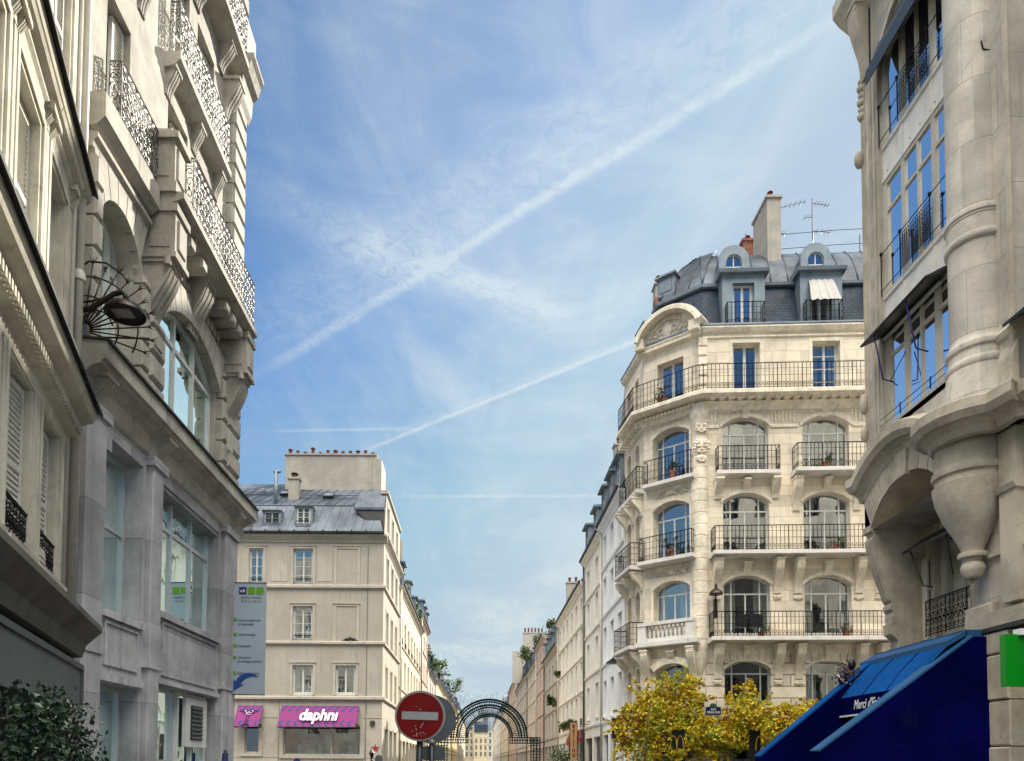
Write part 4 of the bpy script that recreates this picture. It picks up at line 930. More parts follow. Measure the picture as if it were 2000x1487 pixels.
# windows of this building
window(f, .72, 3.6, 1.13, 2.35, .33, 'one', 0, 'gframe', 'glasst'); window(f, 2.52, 3.92, 2.56, 2.04, .27, 'three', 0, 'gframe', 'glasst', 0)
window(f, .72, .1, 1.13, 2.52, .33, 'one', 0, 'gframe', 'glasst')
o = window(f, 2.52, .1, 1.1, 2.66, .27, 'one', 0, 'gframe', 'glasst'); window(f, 3.62, .1, 1.3, 2.66, .2, 'cross', 0, 'wframe', 'glasst')
t = MB(); t.box(0, 1.0, -.04, .02, 0, .86)
lv = f.part('louvre_box', t, 'wframe', 3.8, .1, 1.82); t = MB(); t.box(.22, .78, -.045, -.041, .12, .74, 1)
for k in range(8): t.px([(-.045, .14+k*.075), (-.075, .15+k*.075), (-.05, .19+k*.075)], .24, .76, 0)
t.build('louvre', ['signgrey', 'dframe'], lv)
window(f, .36, 6.95, 1.10, 2.23, .3, 'wide', .45, 'wframe', 'glasst', 2, y=.06); window(f, 2.36, 6.9, 2.5, 2.22, .16, 'three', .5, 'wframe', 'glasst', 2, y=.06)
t = MB(); t.box(.0, .05, -.03, .03, .05, 1.95)
def shutter(x, z, w, h, y0, open_=0, nm='shutter', par=f, mt='shutter'):
    t = MB(); t.box(0, w, 0, .04, 0, h); t.box(.0, .05, -.02, 0, 0, h); t.box(w-.05, w, -.02, 0, 0, h); t.box(.05, w-.05, -.02, 0, 0, .07); t.box(.05, w-.05, -.02, 0, h-.07, h); t.box(.05, w-.05, -.02, 0, h*.5-.03, h*.5+.03)
    z_ = .1
    while z_ < h-.1: t.px([(0, z_), (-.018, z_+.005), (0, z_+.04)], .05, w-.05); z_ += .055
    me = t.mesh(nm, mt); o_ = par.put(nm, me, x, y0, z); o_.rotation_euler = (0, 0, par.rz+open_); return o_
for i, q in enumerate(up[2:]):
    w = q[1]-q[0]; window(f, q[0], q[2], w, q[3]-q[2], .28, 'leaf2', 0, 'wframe', 'glass', (0, 1, 0, 4, 2)[i % 5], y=.06)
    shutter(q[0]+w*.56, q[2]+.03, w*.43, q[3]-q[2]-.06, .2, R(-6))
t = MB() # rusticated blocks
def blocks(x0, x1, z0, z1, hh=.41, y0=-.10, y1=.06, b=.045, alt=0):
    z = z0; k = 0
    while z < z1-.1: t.bev(x0-(alt if k % 2 else 0), x1, y0, y1, z+.015, min(z+hh, z1)-.015, b); z += hh; k += 1
blocks(.13, .33, 6.9, 9.4, b=.03); blocks(1.5, 1.75, 6.9, 8.7, b=.03); blocks(1.8, 2.3, 6.9, 8.3); blocks(4.92, 5.2, 6.9, 9.1); blocks(5.2, 5.92, 6.9, 20, .41, -.11, .06, .05)
def vouss(a, b, d, rise, zt, n):
    S = 4; ar = arc_pts(a, b, d, rise, n*S); cx = (a+b)/2
    for i in range(n):
        lo_ = ar[i*S:i*S+S+1]; g_ = .010; ll = [(x+(g_ if k == 0 else -g_ if k == S else 0), z) for k, (x, z) in enumerate(lo_)]
        hi = [(x+(x-cx)/(b-a)*.42+(g_ if k == 0 else -g_ if k == S else 0), zt-abs((x-cx)/(b-a))*.35) for k, (x, z) in enumerate(lo_)]
        pf = ll+hi[::-1]; t.prism([(p[0], .07, p[1]) for p in pf], [(p[0], -.045, p[1]) for p in pf])
def vouss_old(a, b, d, rise, zt, n):
    ar = arc_pts(a, b, d, rise, n); cx = (a+b)/2
    for i in range(n):
        (xa, za), (xb, zb) = ar[i], ar[i+1]; k1, k2 = (xa-cx)/(b-a), (xb-cx)/(b-a); g_ = .012
        q1 = (xa+k1*.45+g_, zt-abs(k1)*.5); q2 = (xb+k2*.45-g_, zt-abs(k2)*.5)
        pf = [(xa+g_, za+.01), (xb-g_, zb+.01), q2, q1]; cxx = sum(p[0] for p in pf)/4; czz = sum(p[1] for p in pf)/4
        inn = [(p[0]+(cxx-p[0])*.14, p[1]+(czz-p[1])*.14) for p in pf]
        t.prism([(p[0], .06, p[1]) for p in pf], [(p[0], -.04, p[1]) for p in pf], caps=False); t.prism([(p[0], -.04, p[1]) for p in pf], [(p[0], -.09, p[1]) for p in inn])
vouss(.36, 1.46, 9.18, .45, 9.62, 7); vouss(2.36, 4.86, 9.12, .5, 9.55, 11)
t.px([(.06, 9.42), (-.03, 9.45), (-.05, 9.52), (-.1, 9.56), (-.1, 9.62), (.06, 9.66)], .12, 1.7)
f.part('rusticated_block', t, 'stoneB')
def console(x0, x1, zt, zb, dep):
    t = MB()
    t.box(x0-.03, x1+.03, -dep-.04, .06, zt-.12, zt); t.box(x0, x1, -dep, .06, zt-.75, zt-.12); t.bev(x0+.08, x1-.08, -dep-.03, -dep, zt-.66, zt-.2, .02)
    t.box(x0-.03, x1+.03, -dep-.03, .06, zt-.83, zt-.75); t.scroll(x0+.02, x1-.02, zt-.83, zb, dep*.94, .06)
    t.lathe(x0-.0, -dep+.1, [(.0, zt-.95), (.06, zt-.95), (.06, zt-.83)], 8); t.bev(x0+.06, x1-.06, -.12, .06, zb-.3, zb, .04)
    for s_ in (x0-.012, x1-.0): t.box(s_, s_+.012, -dep+.08, -.04, zt-.66, zt-.2)
    f.part('console', t, 'stoneB')
console(1.76, 2.2, 9.94, 8.1, .42); console(5.06, 5.5, 9.94, 7.9, .46)
t = MB(); t.box(1.70, 2.16, -.44, .06, 10.1, 10.26); t.box(1.74, 2.12, -.4, .06, 10.26, 10.92); t.bev(1.8, 2.06, -.43, -.4, 10.34, 10.84, .02); t.box(1.68, 2.18, -.47, .06, 10.92, 11.02); t.px([(.02, 11.02), (-.4, 11.02), (-.38, 11.09), (-.3, 11.12), (-.02, 11.12)], 1.76, 2.1)
t.box(1.728, 1.74, -.32, -.06, 10.36, 10.86)
f.part('pedestal', t, 'stoneB'); t = MB(); t.scroll(3.4, 3.82, 9.92, 9.0, .34, .06); f.part('keystone', t, 'stoneB')
t = MB()
for x in (2.35, 2.85, 4.0, 4.35, 4.7): t.bev(x, x+.24, -.42, .06, 9.72, 9.9, .03)
for k in range(14): t.bev(2.35+k*.18, 2.47+k*.18, -.03, .06, 9.56, 9.72, .015)
f.part('modillion_band', t, 'stoneB'); t = MB(); t.scroll(4.95, 5.25, 15.0, 14.2, .3, .06); t.px([(.06, 15.85), (-.42, 15.85), (-.42, 15.78), (-.36, 15.7), (-.3, 15.5), (-.2, 15.4), (-.17, 15.05), (-.1, 14.9), (.06, 14.8)], 5.3, 5.98); t.box(5.35, 5.9, -.26, .06, 15.85, 16.6)
f.part('corner_console', t, 'stoneB')
def bslab(x0, x1, z, dep, th, br=(), bw=.2, bh=.5):
    t = MB(); t.px([(.06, z-th-.1), (-dep*.5, z-th-.06), (-dep*.8, z-th), (-dep, z-th+.04), (-dep, z), (.06, z)], x0, x1)
    for x in br: bracket(f, x, x+bw, z-th-.02, z-th-bh, round(dep*.8, 3), .06, 'stoneB')
    f.part('balcony_slab', t, 'stoneB')
def brail(x0, x1, z, dep, h=.9, seed=3, side=True):
    t = MB(); pts = [(x0, -.0), (x0, -dep), (x1, -dep)]+([(x1, 0)] if side else []); scroll_rail(t, pts, z, h, seed=seed); f.part('balcony_railing', t, 'ironB')
bslab(1.74, 5.42, 10.12, .55, .14); brail(2.2, 5.34, 10.12, .5, .9)
bslab(.1, 1.7, 10.14, .2, .36); brail(.56, 1.7, 10.14, .16, .85, 5, False)
bslab(2.32, 4.76, 12.9, .2, .16, (2.36, 3.45, 4.5), .2, .5); brail(2.38, 4.7, 12.9, .16, .88, 7)
bslab(.5, 1.6, 13.4, .2, .16, (.5, 1.4), .2, .6); brail(.56, 1.54, 13.4, .16, .9, 8)
bslab(2.3, 5.3, 15.6, .32, .16, (2.4, 3.4, 4.6), .24, .55); brail(2.4, 5.24, 15.6, .28, .9, 9)
t = MB(); t.px([(.06, 19.2), (-.6, 19.5), (-.7, 19.9), (.06, 20)], 0, WB+.4); f.part('top_cornice', t, 'stoneB')
# ================================================================== NEAR LEFT PLASTER HOUSE
A = thing('plaster_house', 'cream plaster house with louvred shutters and dark dentilled ledges, nearest on the left', 'building', (-3.8, 5.2, 0), math.atan2(3.75, -1.22))
f = F(A); WA = 3.93
zs_ = [(3.55, 5.2), (6.15, 7.9), (8.95, 10.7), (11.75, 13.3), (14.4, 16)]
cols = [(-1.2, -.45), (.05, .8), (1.22, 1.98), (2.4, 3.1)]
hs_ = [(a, b, z0, z1) for z0, z1 in zs_ for a, b in cols]
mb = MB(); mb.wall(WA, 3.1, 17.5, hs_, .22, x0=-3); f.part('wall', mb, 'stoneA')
mb = MB(); mb.wall(WA, 0, 3.1, [(-2, -.4, .2, 2.3), (.1, 1.6, .2, 2.3), (2.0, 3.4, .2, 2.3)], .3, x0=-3); f.part('shopfront_wall', mb, 'signgrey')
mb = MB(); mb.poly([(WA, 0, 0), (WA, 9, 0), (WA, 9, 17.5), (WA, 0, 17.5)]); mb.poly([(-3, 9, 0), (WA, 9, 0), (WA, 9, 17.5), (-3, 9, 17.5)]); mb.poly([(-3, 0, 17.5), (WA, 0, 17.5), (WA, 9, 17.5), (-3, 9, 17.5)]); mb.poly([(-3, 0, 0), (-3, 9, 0), (-3, 9, 17.5), (-3, 0, 17.5)]); f.part('back_wall', mb, 'stoneA')
mb = MB(); mb.poly([(-3, .8, 0), (WA-.3, .8, 0), (WA-.3, .8, 17), (-3, .8, 17)]); f.part('interior', mb, 'inside')
for i, q in enumerate(hs_):
    w = q[1]-q[0]; window(f, q[0], q[2], w, q[3]-q[2], .2, 'leaf', 0, 'cframe', 'glass', (1, 0, 4)[i % 3])
    shutter(q[0]+w*.51, q[2]+.02, w*.48, q[3]-q[2]-.04, .10, R((-4, 3, -8)[i % 3]), par=f)
    if i % 4 == 2: shutter(q[0]+.01, q[2]+.02, w*.48, q[3]-q[2]-.04, .10, 0, par=f)
    t = MB(); scroll_rail(t, [(.02, -.02), (w-.02, -.02)], 0, .4, sp=.1, t=.007); f.part('window_guard', t, 'iron', q[0], 0, q[2])
t = MB()
for q in hs_:
    a, b, c, d = q; w = .13
    for k, (o1, o2, yy) in enumerate(((0, .05, -.03), (.05, .12, -.055))):
        t.box(a-o2, a-o1, yy, .002, c-.1, d+o2); t.box(b+o1, b+o2, yy, .002, c-.1, d+o2); t.box(a-o1, b+o1, yy, .002, d+o1, d+o2)
    t.px([(0, d+.16), (-.05, d+.18), (-.06, d+.3), (-.16, d+.36), (-.18, d+.4), (0, d+.44)], a-.2, b+.2)
    for x in (a-.17, b+.07): t.scroll(x, x+.1, d+.3, d+.02, .11)
    t.px([(0, c-.18), (-.12, c-.14), (-.14, c-.02), (0, c)], a-.16, b+.16)
for x in (-.1, 1.01, 2.16, 3.28, 3.7): t.box(x, x+.1, -.045, .002, 3.4, 17.3)
f.part('moulding', t, 'stoneA')
t = MB()
for z, d in ((5.62, .36), (8.42, .2), (11.2, .2), (13.95, .2), (17.2, .5)):
    t.px([(0, z-.42), (-.05, z-.4), (-.06, z-.28), (-d*.45, z-.24), (-d*.5, z-.12), (-d*.9, z-.06), (-d, z), (-d, z+.06), (0, z+.1)], -3, WA-1.35*d)
    if d > .3:
        k = -3
        while k < WA-.55: t.box(k, k+.045, -d*.44-.05, 0, z-.23, z-.13); k += .085
f.part('cornice', t, 'stoneA')
t = MB()
for z, d in ((5.62, .36), (8.42, .2), (11.2, .2), (13.95, .2)): t.px([(0, z+.105), (-d-.02, z+.065), (-d-.06, z+.03), (-d-.06, z+.07), (0, z+.14)], -3, WA-1.35*d+.03)
f.part('ledge_flashing', t, 'soot')
t = MB(); t.px([(0, 2.72), (-.3, 2.76), (-.34, 2.9), (-.5, 3.06), (-.5, 3.12), (0, 3.3)], -3, WA-.62); f.part('shop_cornice', t, 'cornbrown')
t = MB(); t.box(-3, WA-.3, -.24, -.02, 2.16, 2.7); t.box(-3, WA-.3, -.27, -.24, 2.64, 2.7); t.box(-3, WA-.3, -.27, -.24, 2.16, 2.22); t.box(WA-.36, WA-.3, -.27, -.24, 2.22, 2.64); f.part('shop_fascia', t, 'fascia')
t = MB(); t.tube([(3.56, -.1, 3.35), (3.56, -.1, 17)], .055, 10)
for z in (5.9, 7.3, 8.7, 11.5): t.lathe(3.56, -.1, [(.055, z), (.075, z+.02), (.075, z+.1), (.055, z+.14)], 10)
f.part('downpipe', t, 'pipe')
t = MB(); t.tube([(3.4, -.06, 3.3), (3.4, -.06, 9), (3.44, -.06, 9.2), (3.44, -.06, 17)], .028, 8); t.tube([(3.92, -.05, .2), (3.92, -.05, 6.2), (3.85, -.05, 7)], .018, 6, 1); f.part('side_pipe', t, ['pipe', 'dframe'])
t = MB(); t.box(0, .3, -.24, -.02, 0, .42); t.box(.02, .28, -.25, -.24, .03, .39)
for k in range(6): t.box(.04, .26, -.258, -.25, .07+k*.05, .09+k*.05)
tag(t.build('air_conditioner', 'pipe', None, (-4.50, 7.0, 3.26), math.atan2(3.75, -1.22)), 'cream air conditioner box standing on the shop cornice of the plaster house', 'air conditioner')
# ivy over the shopfront
rnd = random.Random(4); iv = thing('ivy', 'dark glossy ivy climbing the shopfront of the plaster house', 'plant', (-4.1, 6.4, .1), math.atan2(3.75, -1.22)); pts = []
while len(pts) < 5200:
    x = rnd.uniform(-1.8, 1.4); z = rnd.uniform(.3, 2.3)
    lim = 2.08-.32*max(0, x)**1.3+.08*math.sin(x*9)
    if z < lim and x < 1.0-.12*math.sin(z*8): pts.append((x, -.42-rnd.random()**2*.25*(1+.5*math.sin(x*5+z*4)), z-.1))
t = MB(); leaf_cloud(t, pts, .052, rnd); t.build('foliage', 'leafd', iv)
t = MB()
for k in range(7): x = -1.4+k*.5; t.tube([(x, -.36, 0), (x+.1, -.38, .8), (x-.05, -.37, 1.5)], .02, 5)
t.build('stem', 'bark', iv)
# wall lamp with a flat bell head
LS = .88
lp = thing('street_wall_lamp', 'bronze wall lamp with flat round head on a curved arm, left foreground', 'wall lamp', (-4.87, 8.7, 7.0), 0)
t = MB(); t.box(-.05, .02, -.05, .05, -.12, .32); t.build('bracket_plate', 'lampb', lp)
t = MB(); t.tube([(.0, 0, .0), (.18, -.0, .03), (.35, 0, .14), (.5, 0, .24), (.6, 0, .27), (.66, 0, .24), (.67, 0, .14)], .034, 8); t.tube([(0, 0, .12), (.2, 0, .14), (.4, 0, .2)], .015, 6); t.build('arm', 'lampb', lp)
t = MB(); t.lathe(.67, 0, [(.0, .15), (.07, .14), (.1, .09), (.22, .05), (.265, -.01), (.27, -.05), (.255, -.055), (.22, -.02), (0, -.02)], 26); t.build('lamp_head', 'lampb', lp)
t = MB(); t.box(.57, .77, -.1, .1, -.035, -.022); t.box(.52, .56, -.1, .1, -.034, -.022); t.build('lens', 'lamplens', lp); lp.scale = (LS, LS, LS)
# iron fan of spikes guarding the ledge
fan = thing('iron_spike_fan', 'weathered iron fan of spikes guarding the ledge below the wall lamp', 'iron fan', (-4.95, 9.0, 6.84), 0); t = MB()
for k in range(11):
    a = R(-8+k*11.5-12); c_, s_ = math.cos(a), math.sin(a); r1 = 1.02 if k % 2 else .96
    t.tube([(.1*c_, 0, .12+.1*s_), (r1*c_, 0, .12+r1*s_)], .011, 5)
    for q in (-.4, 0, .4): t.tube([(r1*.95*c_, 0, .12+r1*.95*s_), ((r1+.06)*math.cos(a+q*.12), 0, .12+(r1+.06)*math.sin(a+q*.12))], .012, 4, r1=.003)
for rr, a0, a1 in ((.78, -25, 110), (.5, -25, 100)): t.tube([(rr*math.cos(R(a0+(a1-a0)*i/18)), 0, .12+rr*math.sin(R(a0+(a1-a0)*i/18))) for i in range(19)], .012, 5)
t.tube([(-.1, 0, 0), (.0, 0, .3), (.16, 0, .42), (.34, 0, .36), (.42, 0, .18)], .012, 5)
t.tube([(-.1, 0, 1.0), (.05, 0, 1.12), (.3, 0, 1.1), (.55, 0, .92), (.62, 0, .8)], .014, 5); t.tube([(-.1, 0, 0), (-.1, 0, 1.0)], .012, 5); t.build('spikes', 'lampb', fan)
t = MB(); t.box(-.16, .02, -.04, .04, -.02, .28); t.tube([(-.1, 0, .02), (.95, .0, .0)], .014, 5); t.build('bracket', 'lampb', fan)
fan.scale = (.88, .88, .88)
# medical banner on the corner
bn = thing('medical_banner', 'tall grey blue vertical banner listing medical services with a curved arrow', 'banner', (-4.6, 14.75, 0), 0); bx0, bx1, bz0, bz1 = -.36, .34, 2.9, 5.16
t = MB(); t.pz([(bx0, -.004), (bx1, -.004), (bx1, .004), (bx0, .004)], bz0, bz1); t.build('cloth', 'banner', bn)
t = MB()
for z in (bz1, bz0): t.tube([(bx0-.1, .0, z), (bx1, 0, z)], .012, 6)
t.tube([(bx0-.12, 0, 4.05), (bx0, 0, 4.05)], .008, 4); t.build('bracket_rod', 'signgrey', bn)
t = MB(); w = .145
for i, x in enumerate((-.21, -.035, .14)): t.box(x, x+w, -.012, -.006, 4.93, 5.07, 0 if i == 0 else 1)
for i, z in enumerate((4.42, 4.12, 3.89, 3.65, 3.34)): t.box(-.30, -.245, -.012, -.006, z-.03, z+.03, 1)
t.build('squares', ['bnavy', 'bgreen'], bn)
text('emblem', 'x&', .1, 'white', bn, (-.14, -.014, 4.995), (R(90), 0, 0), .001)
for s, x, z, sz, m_, al in (('Centre médical', .04, 4.865, .072, 'bgtext', 'CENTER'), ('R é a u m u r', .04, 4.79, .082, 'bgtext', 'CENTER'), ('Médecine générale', -.215, 4.40, .064, 'btext', 'LEFT'), ('et spécialisée', -.215, 4.32, .064, 'btext', 'LEFT'),
                    ('Ophtalmologie', -.215, 4.11, .064, 'btext', 'LEFT'), ('Radiologie', -.215, 3.88, .064, 'btext', 'LEFT'), ('Laboratoire', -.215, 3.65, .064, 'btext', 'LEFT'), ('de biologie médicale', -.215, 3.57, .064, 'btext', 'LEFT'), ('Cabinets dentaires', -.215, 3.33, .064, 'btext', 'LEFT')):
    text('lettering', s, sz, m_, bn, (x, -.01, z), (R(90), 0, 0), .001, .92, al)
t = MB(); up_, lo_ = [], []
for k in range(11):
    a = R(75+k*9.5); up_.append((.02+.30*math.cos(a), 2.86+.29*math.sin(a))); lo_.append((.06+.22*math.cos(a)*(1+k*.002), 2.84+(.16+.012*k)*math.sin(a)))
pf = [(.2, 3.1), (.1, 3.155), *up_[1:9], (-.32, 3.05), (-.28, 2.93), (-.07, 3.0), (-.13, 3.03), (-.05, 3.09), (.06, 3.12)]
pf = [(-.36+(u-72)/368*.70, 5.16-(v-80)/1350*2.26) for u, v in ((372, 1214), (330, 1187), (280, 1170), (228, 1174), (180, 1200), (148, 1238), (132, 1272), (110, 1240), (110, 1384), (222, 1308), (184, 1308), (206, 1268), (244, 1232), (294, 1210))]
t.py(pf, -.012, -.006); t.build('arrow', 'bblue', bn)
pq = thing('street_name_plaque', 'small blue street plaque at the foot of the stone building corner', 'sign', (-4.895, 14.35, 1.62), R(90)); t = MB(); t.box(-.14, .14, -.02, 0, -.12, .1); t.build('plate', 'plaque', pq); t = MB(); t.py([(-.07, .1), *arc_pts(-.07, .07, .17, .069, 6), (.07, .1)], -.02, 0); t.build('plate_crest', 'plaqueg', pq)
# ================================================================== NEAR RIGHT BUILDING WITH THE ROUND SHAFT
Q = thing('bay_window_building', 'grey limestone building with tall bay windows, round shaft and arched loggia, right foreground', 'building', (9, 17, 0), R(-90))
f = F(Q)
mb = MB(); mb.wall(4.85, 8.0, 21, [(.92, 3.42, 8.98, 18.3, 1.1)], .2, x0=.22); f.part('upper_wall', mb, 'stoneR')
mb = MB(); mb.wall(12, 8.0, 21, [(6.2, 8.2, 9, 18, .9)], .4, y=.3, x0=4.85); mb.poly([(4.85, 0, 8), (4.85, .3, 8), (4.85, .3, 21), (4.85, 0, 21)]); f.part('side_wall', mb, 'stoneR')
e = F(Q, .22, 14, R(-90)); he = [(c, c+1.3, z, z+2.2, .4) for c in (.8, 3.0, 5.2, 7.4, 9.6, 11.6) for z in (4.4, 8.4, 11.9, 15.4)]
mb = MB(); mb.wall(14, 6.9, 21, [q for q in he if q[2] > 6.9], .3); mb.wall(13.44, 0, 6.9, [q for q in he if q[2] < 6.9], .3); e.part('end_wall', mb, 'stoneR')
for q in he: window(e, q[0], q[2], 1.3, 2.2, .28, 'cross', .4, 'wframe', 'far_pane')
mb = MB(); mb.poly([(0, 0, 21), (12, 0, 21), (12, 14, 21), (0, 14, 21)]); mb.poly([(0, 14, 0), (12, 14, 0), (12, 14, 21), (0, 14, 21)]); mb.poly([(12, .3, 0), (12, 14, 0), (12, 14, 21), (12, .3, 21)]); f.part('back_wall', mb, 'stoneR')
mb = MB(); mb.poly([(.3, 1.9, 0), (11.5, 1.9, 0), (11.5, 1.9, 20), (.3, 1.9, 20)]); f.part('interior', mb, 'inside')
t = MB() # mouldings around the tall bay
t.archband(.92, 3.42, 18.3, 1.1, .16, -.05, .002, 0, legs=9.0)
for x0, x1, d in ((.24, .34, -.03), (.5, .6, -.035), (.70, .74, -.02)): t.box(x0, x1, d, .002, 8.3, 20.5)
for x in (.22, 3.44): t.box(x, x+.06, -.06, .002, 8.3, 20.5)
t.px([(.002, 19.1), (-.35, 19.4), (-.5, 19.6), (-.5, 19.9), (.002, 20)], -.15, 4.2)
t.scroll(.24, .6, 19.3, 17.6, .35); 
for k in range(6): t.blob((.24, -.03+.03*(k % 2), 16.8+.17*k), .09, .12, .12, 0, 7, 5)
t.blob((.24, -.12, 15.75), .08, .12, .22, 0, 8, 5); t.blob((.24, -.1, 9.9), .08, .1, .25, 0, 8, 5); t.blob((.24, -.1, 9.2), .08, .1, .2, 0, 8, 5)
f.part('moulding', t, 'stoneRt')
for z0, z1 in ((11.15, 11.98), (14.6, 15.42)): # spandrels
    t = MB()
    t.box(.92, 3.42, .06, .2, z0, z1); t.px([(.09, z1-.1), (.02, z1-.04), (.02, z1+.02), (.09, z1+.03)], .92, 3.42); t.px([(.09, z0), (.03, z0+.03), (.03, z0+.1), (.09, z0+.12)], .92, 3.42)
    for x in (1.68, 2.72): t.box(x-.04, x+.04, .03, .09, z0+.12, z1-.1)
    for x in (1.1, 1.6, 1.95, 2.3, 2.8): t.blob((x, .07, z0+.2), .025, .02, .025, 1, 6, 4)
    f.part('spandrel', t, ['white_ledge', 'iron'])
t = MB(); t.box(.9, 3.44, .0, .3, 8.86, 8.99); f.part('sill', t, 'stoneRt')
for z, h in ((9.0, 2.14), (12.0, 2.58)): window(f, .92, z, 2.5, h, .12, 'mull', 0, 'cframe', 'glassr', 1)
window(f, .92, 15.44, 2.5, 2.85, .12, 'mull', 1.1, 'cframe', 'glassr', 0)
def crail(z):
    t = MB(); t.bar((.92, -.04, z+.95), (3.4, -.04, z+.95), .016); t.bar((.92, -.04, z+.12), (3.4, -.04, z+.12), .014)
    for x in (.95, 1.68, 2.72, 3.38): t.bar((x, -.04, z), (x, -.04, z+1.0), .016); t.blob((x, -.04, z+.97), .035, .035, .05, 0, 6, 4)
    for k in range(14):
        x = 1.70+1.0*k/13; t.bar((x, -.04, z+.12), (x, -.04, z+.86), .007)
        if k < 13:
            for j in range(6): t.tube([(x+.038+.03*math.cos(a*1.05), -.04, z+.2+j*.11+.05*math.sin(a*1.05)) for a in range(7)], .006, 3)
    t.bar((1.68, -.04, z+.86), (2.72, -.04, z+.86), .012); f.part('bay_railing', t, 'iron')
crail(12.0); crail(15.42)
t = MB(); t.bar((.9, -.1, 9.2), (3.4, -.1, 9.2), .014); t.bar((.9, -.1, 9.06), (3.4, -.1, 9.06), .01)
for x in (1.68, 2.72): t.bar((x, -.1, 9.0), (x, -.1, 9.24), .018)
f.part('sill_bar', t, 'iron')
# shaft
cx, cy = 3.60, .06
t = MB(); pr = [(0.6195, 7.9), (0.6106, 8.05), (0.5575, 8.35), (0.5177, 8.6), (0.531, 8.62), (0.5443, 8.67), (0.531, 8.72), (0.5044, 8.74), (0.4912, 8.78), (0.4912, 8.92), (0.5222, 8.94), (0.5354, 8.99), (0.5222, 9.04), (0.4868, 9.07), (0.4646, 9.14), (0.4602, 9.2), (0.4602, 10.86), (0.4868, 10.87), (0.5089, 10.9), (0.5133, 10.96), (0.4956, 11.01), (0.4735, 11.02), (0.4735, 11.3), (0.4868, 11.31), (0.4868, 11.35), (0.5089, 11.36), (0.5133, 11.41), (0.5, 11.46), (0.4602, 11.47), (0.4558, 21)]
t.lathe(cx+.40, .0, pr, 52)
f.part('round_shaft', t, 'stoneR')
t = MB(); t.lathe(cx, cy, [(.06, 4.98), (.14, 5.02), (.19, 5.12), (.20, 5.2), (.17, 5.27), (.15, 5.28), (.15, 5.36), (.23, 5.37), (.24, 5.41), (.23, 5.46), (.17, 5.47), (.19, 5.56), (.32, 5.82), (.48, 6.13), (.58, 6.42), (.615, 6.6), (.625, 6.7), (.59, 6.71), (.58, 6.75), (.58, 6.85), (.62, 6.86), (.63, 6.92), (.62, 6.98), (.59, 6.99), (.58, 7.05), (.57, 7.5)], 36)
f.part('corbel_bowl', t, 'stoneRt')
t = MB()
t.box(4.78, 4.87, -.03, .01, 8.3, 20.9); t.px([(.01, 8.85), (-.05, 8.9), (-.08, 8.98), (-.05, 9.05), (.01, 9.1)], 4.4, 4.9); t.px([(.01, 8.0), (-.1, 8.05), (-.08, 8.5), (.01, 8.75)], 4.4, 4.93)
f.part('pilaster', t, 'stoneRt')
# cornice following the arch, bulging round the shaft
path = [(-.12, .0, 8.02), (.1, 0, 8.0)]
for k in range(15): u = k/14; path.append((.15+2.85*u, -.0, 8.0+.52*math.sin(math.pi*u)**.8))
path += [(3.04, 0, 7.78)]
for k in range(9): a = R(180-180*k/8); path.append((cx+.12+.66*math.cos(a), cy-.56*math.sin(a)-.06, 7.72))
path += [(4.5, 0, 7.72), (4.6, .0, 7.72), (4.9, .0, 7.72), (4.95, .3, 7.72), (12, .3, 7.72)]
prof = [(-.05, -.34), (.06, -.32), (.1, -.2), (.2, -.12), (.3, -.1), (.34, -.04), (.38, .02), (.38, .2), (.34, .23), (.1, .3), (-.05, .32)]
t = MB(); rings = []
for i, (x, y, z) in enumerate(path):
    p0 = path[max(i-1, 0)]; p1 = path[min(i+1, len(path)-1)]; dx, dy = p1[0]-p0[0], p1[1]-p0[1]; L = math.hypot(dx, dy) or 1; nx, ny = dy/L, -dx/L
    rings.append([(x+nx*o, y+ny*o, z+dz) for o, dz in prof])
vs = [p for r_ in rings for p in r_]; n_ = len(prof)
t.add(vs, [(i*n_+j, i*n_+j+1, (i+1)*n_+j+1, (i+1)*n_+j) for i in range(len(rings)-1) for j in range(n_-1)]); t.poly(rings[0]); f.part('cornice', t, 'stoneRt')
# loggia under the arch
t = MB(); t.wall(3.0, 6.95, 8.0, [(.34, 2.96, 6.95, 7.72, .72)], 1.2, x0=.0); 
arcq = arc_pts(.34, 2.96, 7.72, .72, 9); cxx = 1.65
for i in range(9):
    (xa, za), (xb, zb) = arcq[i], arcq[i+1]; k1, k2 = (xa-cxx)/2.6, (xb-cxx)/2.6; g_ = .012; kz = .06 if i == 4 else 0
    q1 = (xa+k1*.55+g_, min(za+.62, 8.2)); q2 = (xb+k2*.55-g_, min(zb+.62, 8.2)); t.py([(xa+g_, za-kz), (xb-g_, zb-kz), q2, q1], -.05-kz, .004)
f.part('arch', t, 'stoneRt')
sidep = [(1.25, 4.1), (.56, 4.1), (.56, 4.5), (.5, 4.62), (.5, 4.75), (.44, 4.8), (.42, 4.95), (.44, 5.05), (.38, 5.12), (.38, 5.2), (.42, 5.26), (.38, 5.32), (.30, 5.55), (.18, 5.9), (.06, 6.3), (-.0, 6.6), (-.02, 6.72), (.03, 6.8), (.03, 6.88), (-.06, 6.9), (-.06, 7.04), (0, 7.06), (.0, 8), (1.25, 8)]
for X0 in (0, 2.96):
    t = MB(); t.px(sidep, X0, X0+.33)
    for x0 in (.03, .13, .23): t.px([(p[0]-.02, p[1]) for p in sidep[11:17]]+[(.5, 6.6), (.5, 5.3)], X0+x0, X0+x0+.06)
    for x0 in (.02, .13, .24): t.px([(.56, 4.1+.3), (.38, 4.55), (.36, 4.78), (.5, 4.8)], X0+x0, X0+x0+.08)
    f.part('arch_console', t, 'stoneRt')
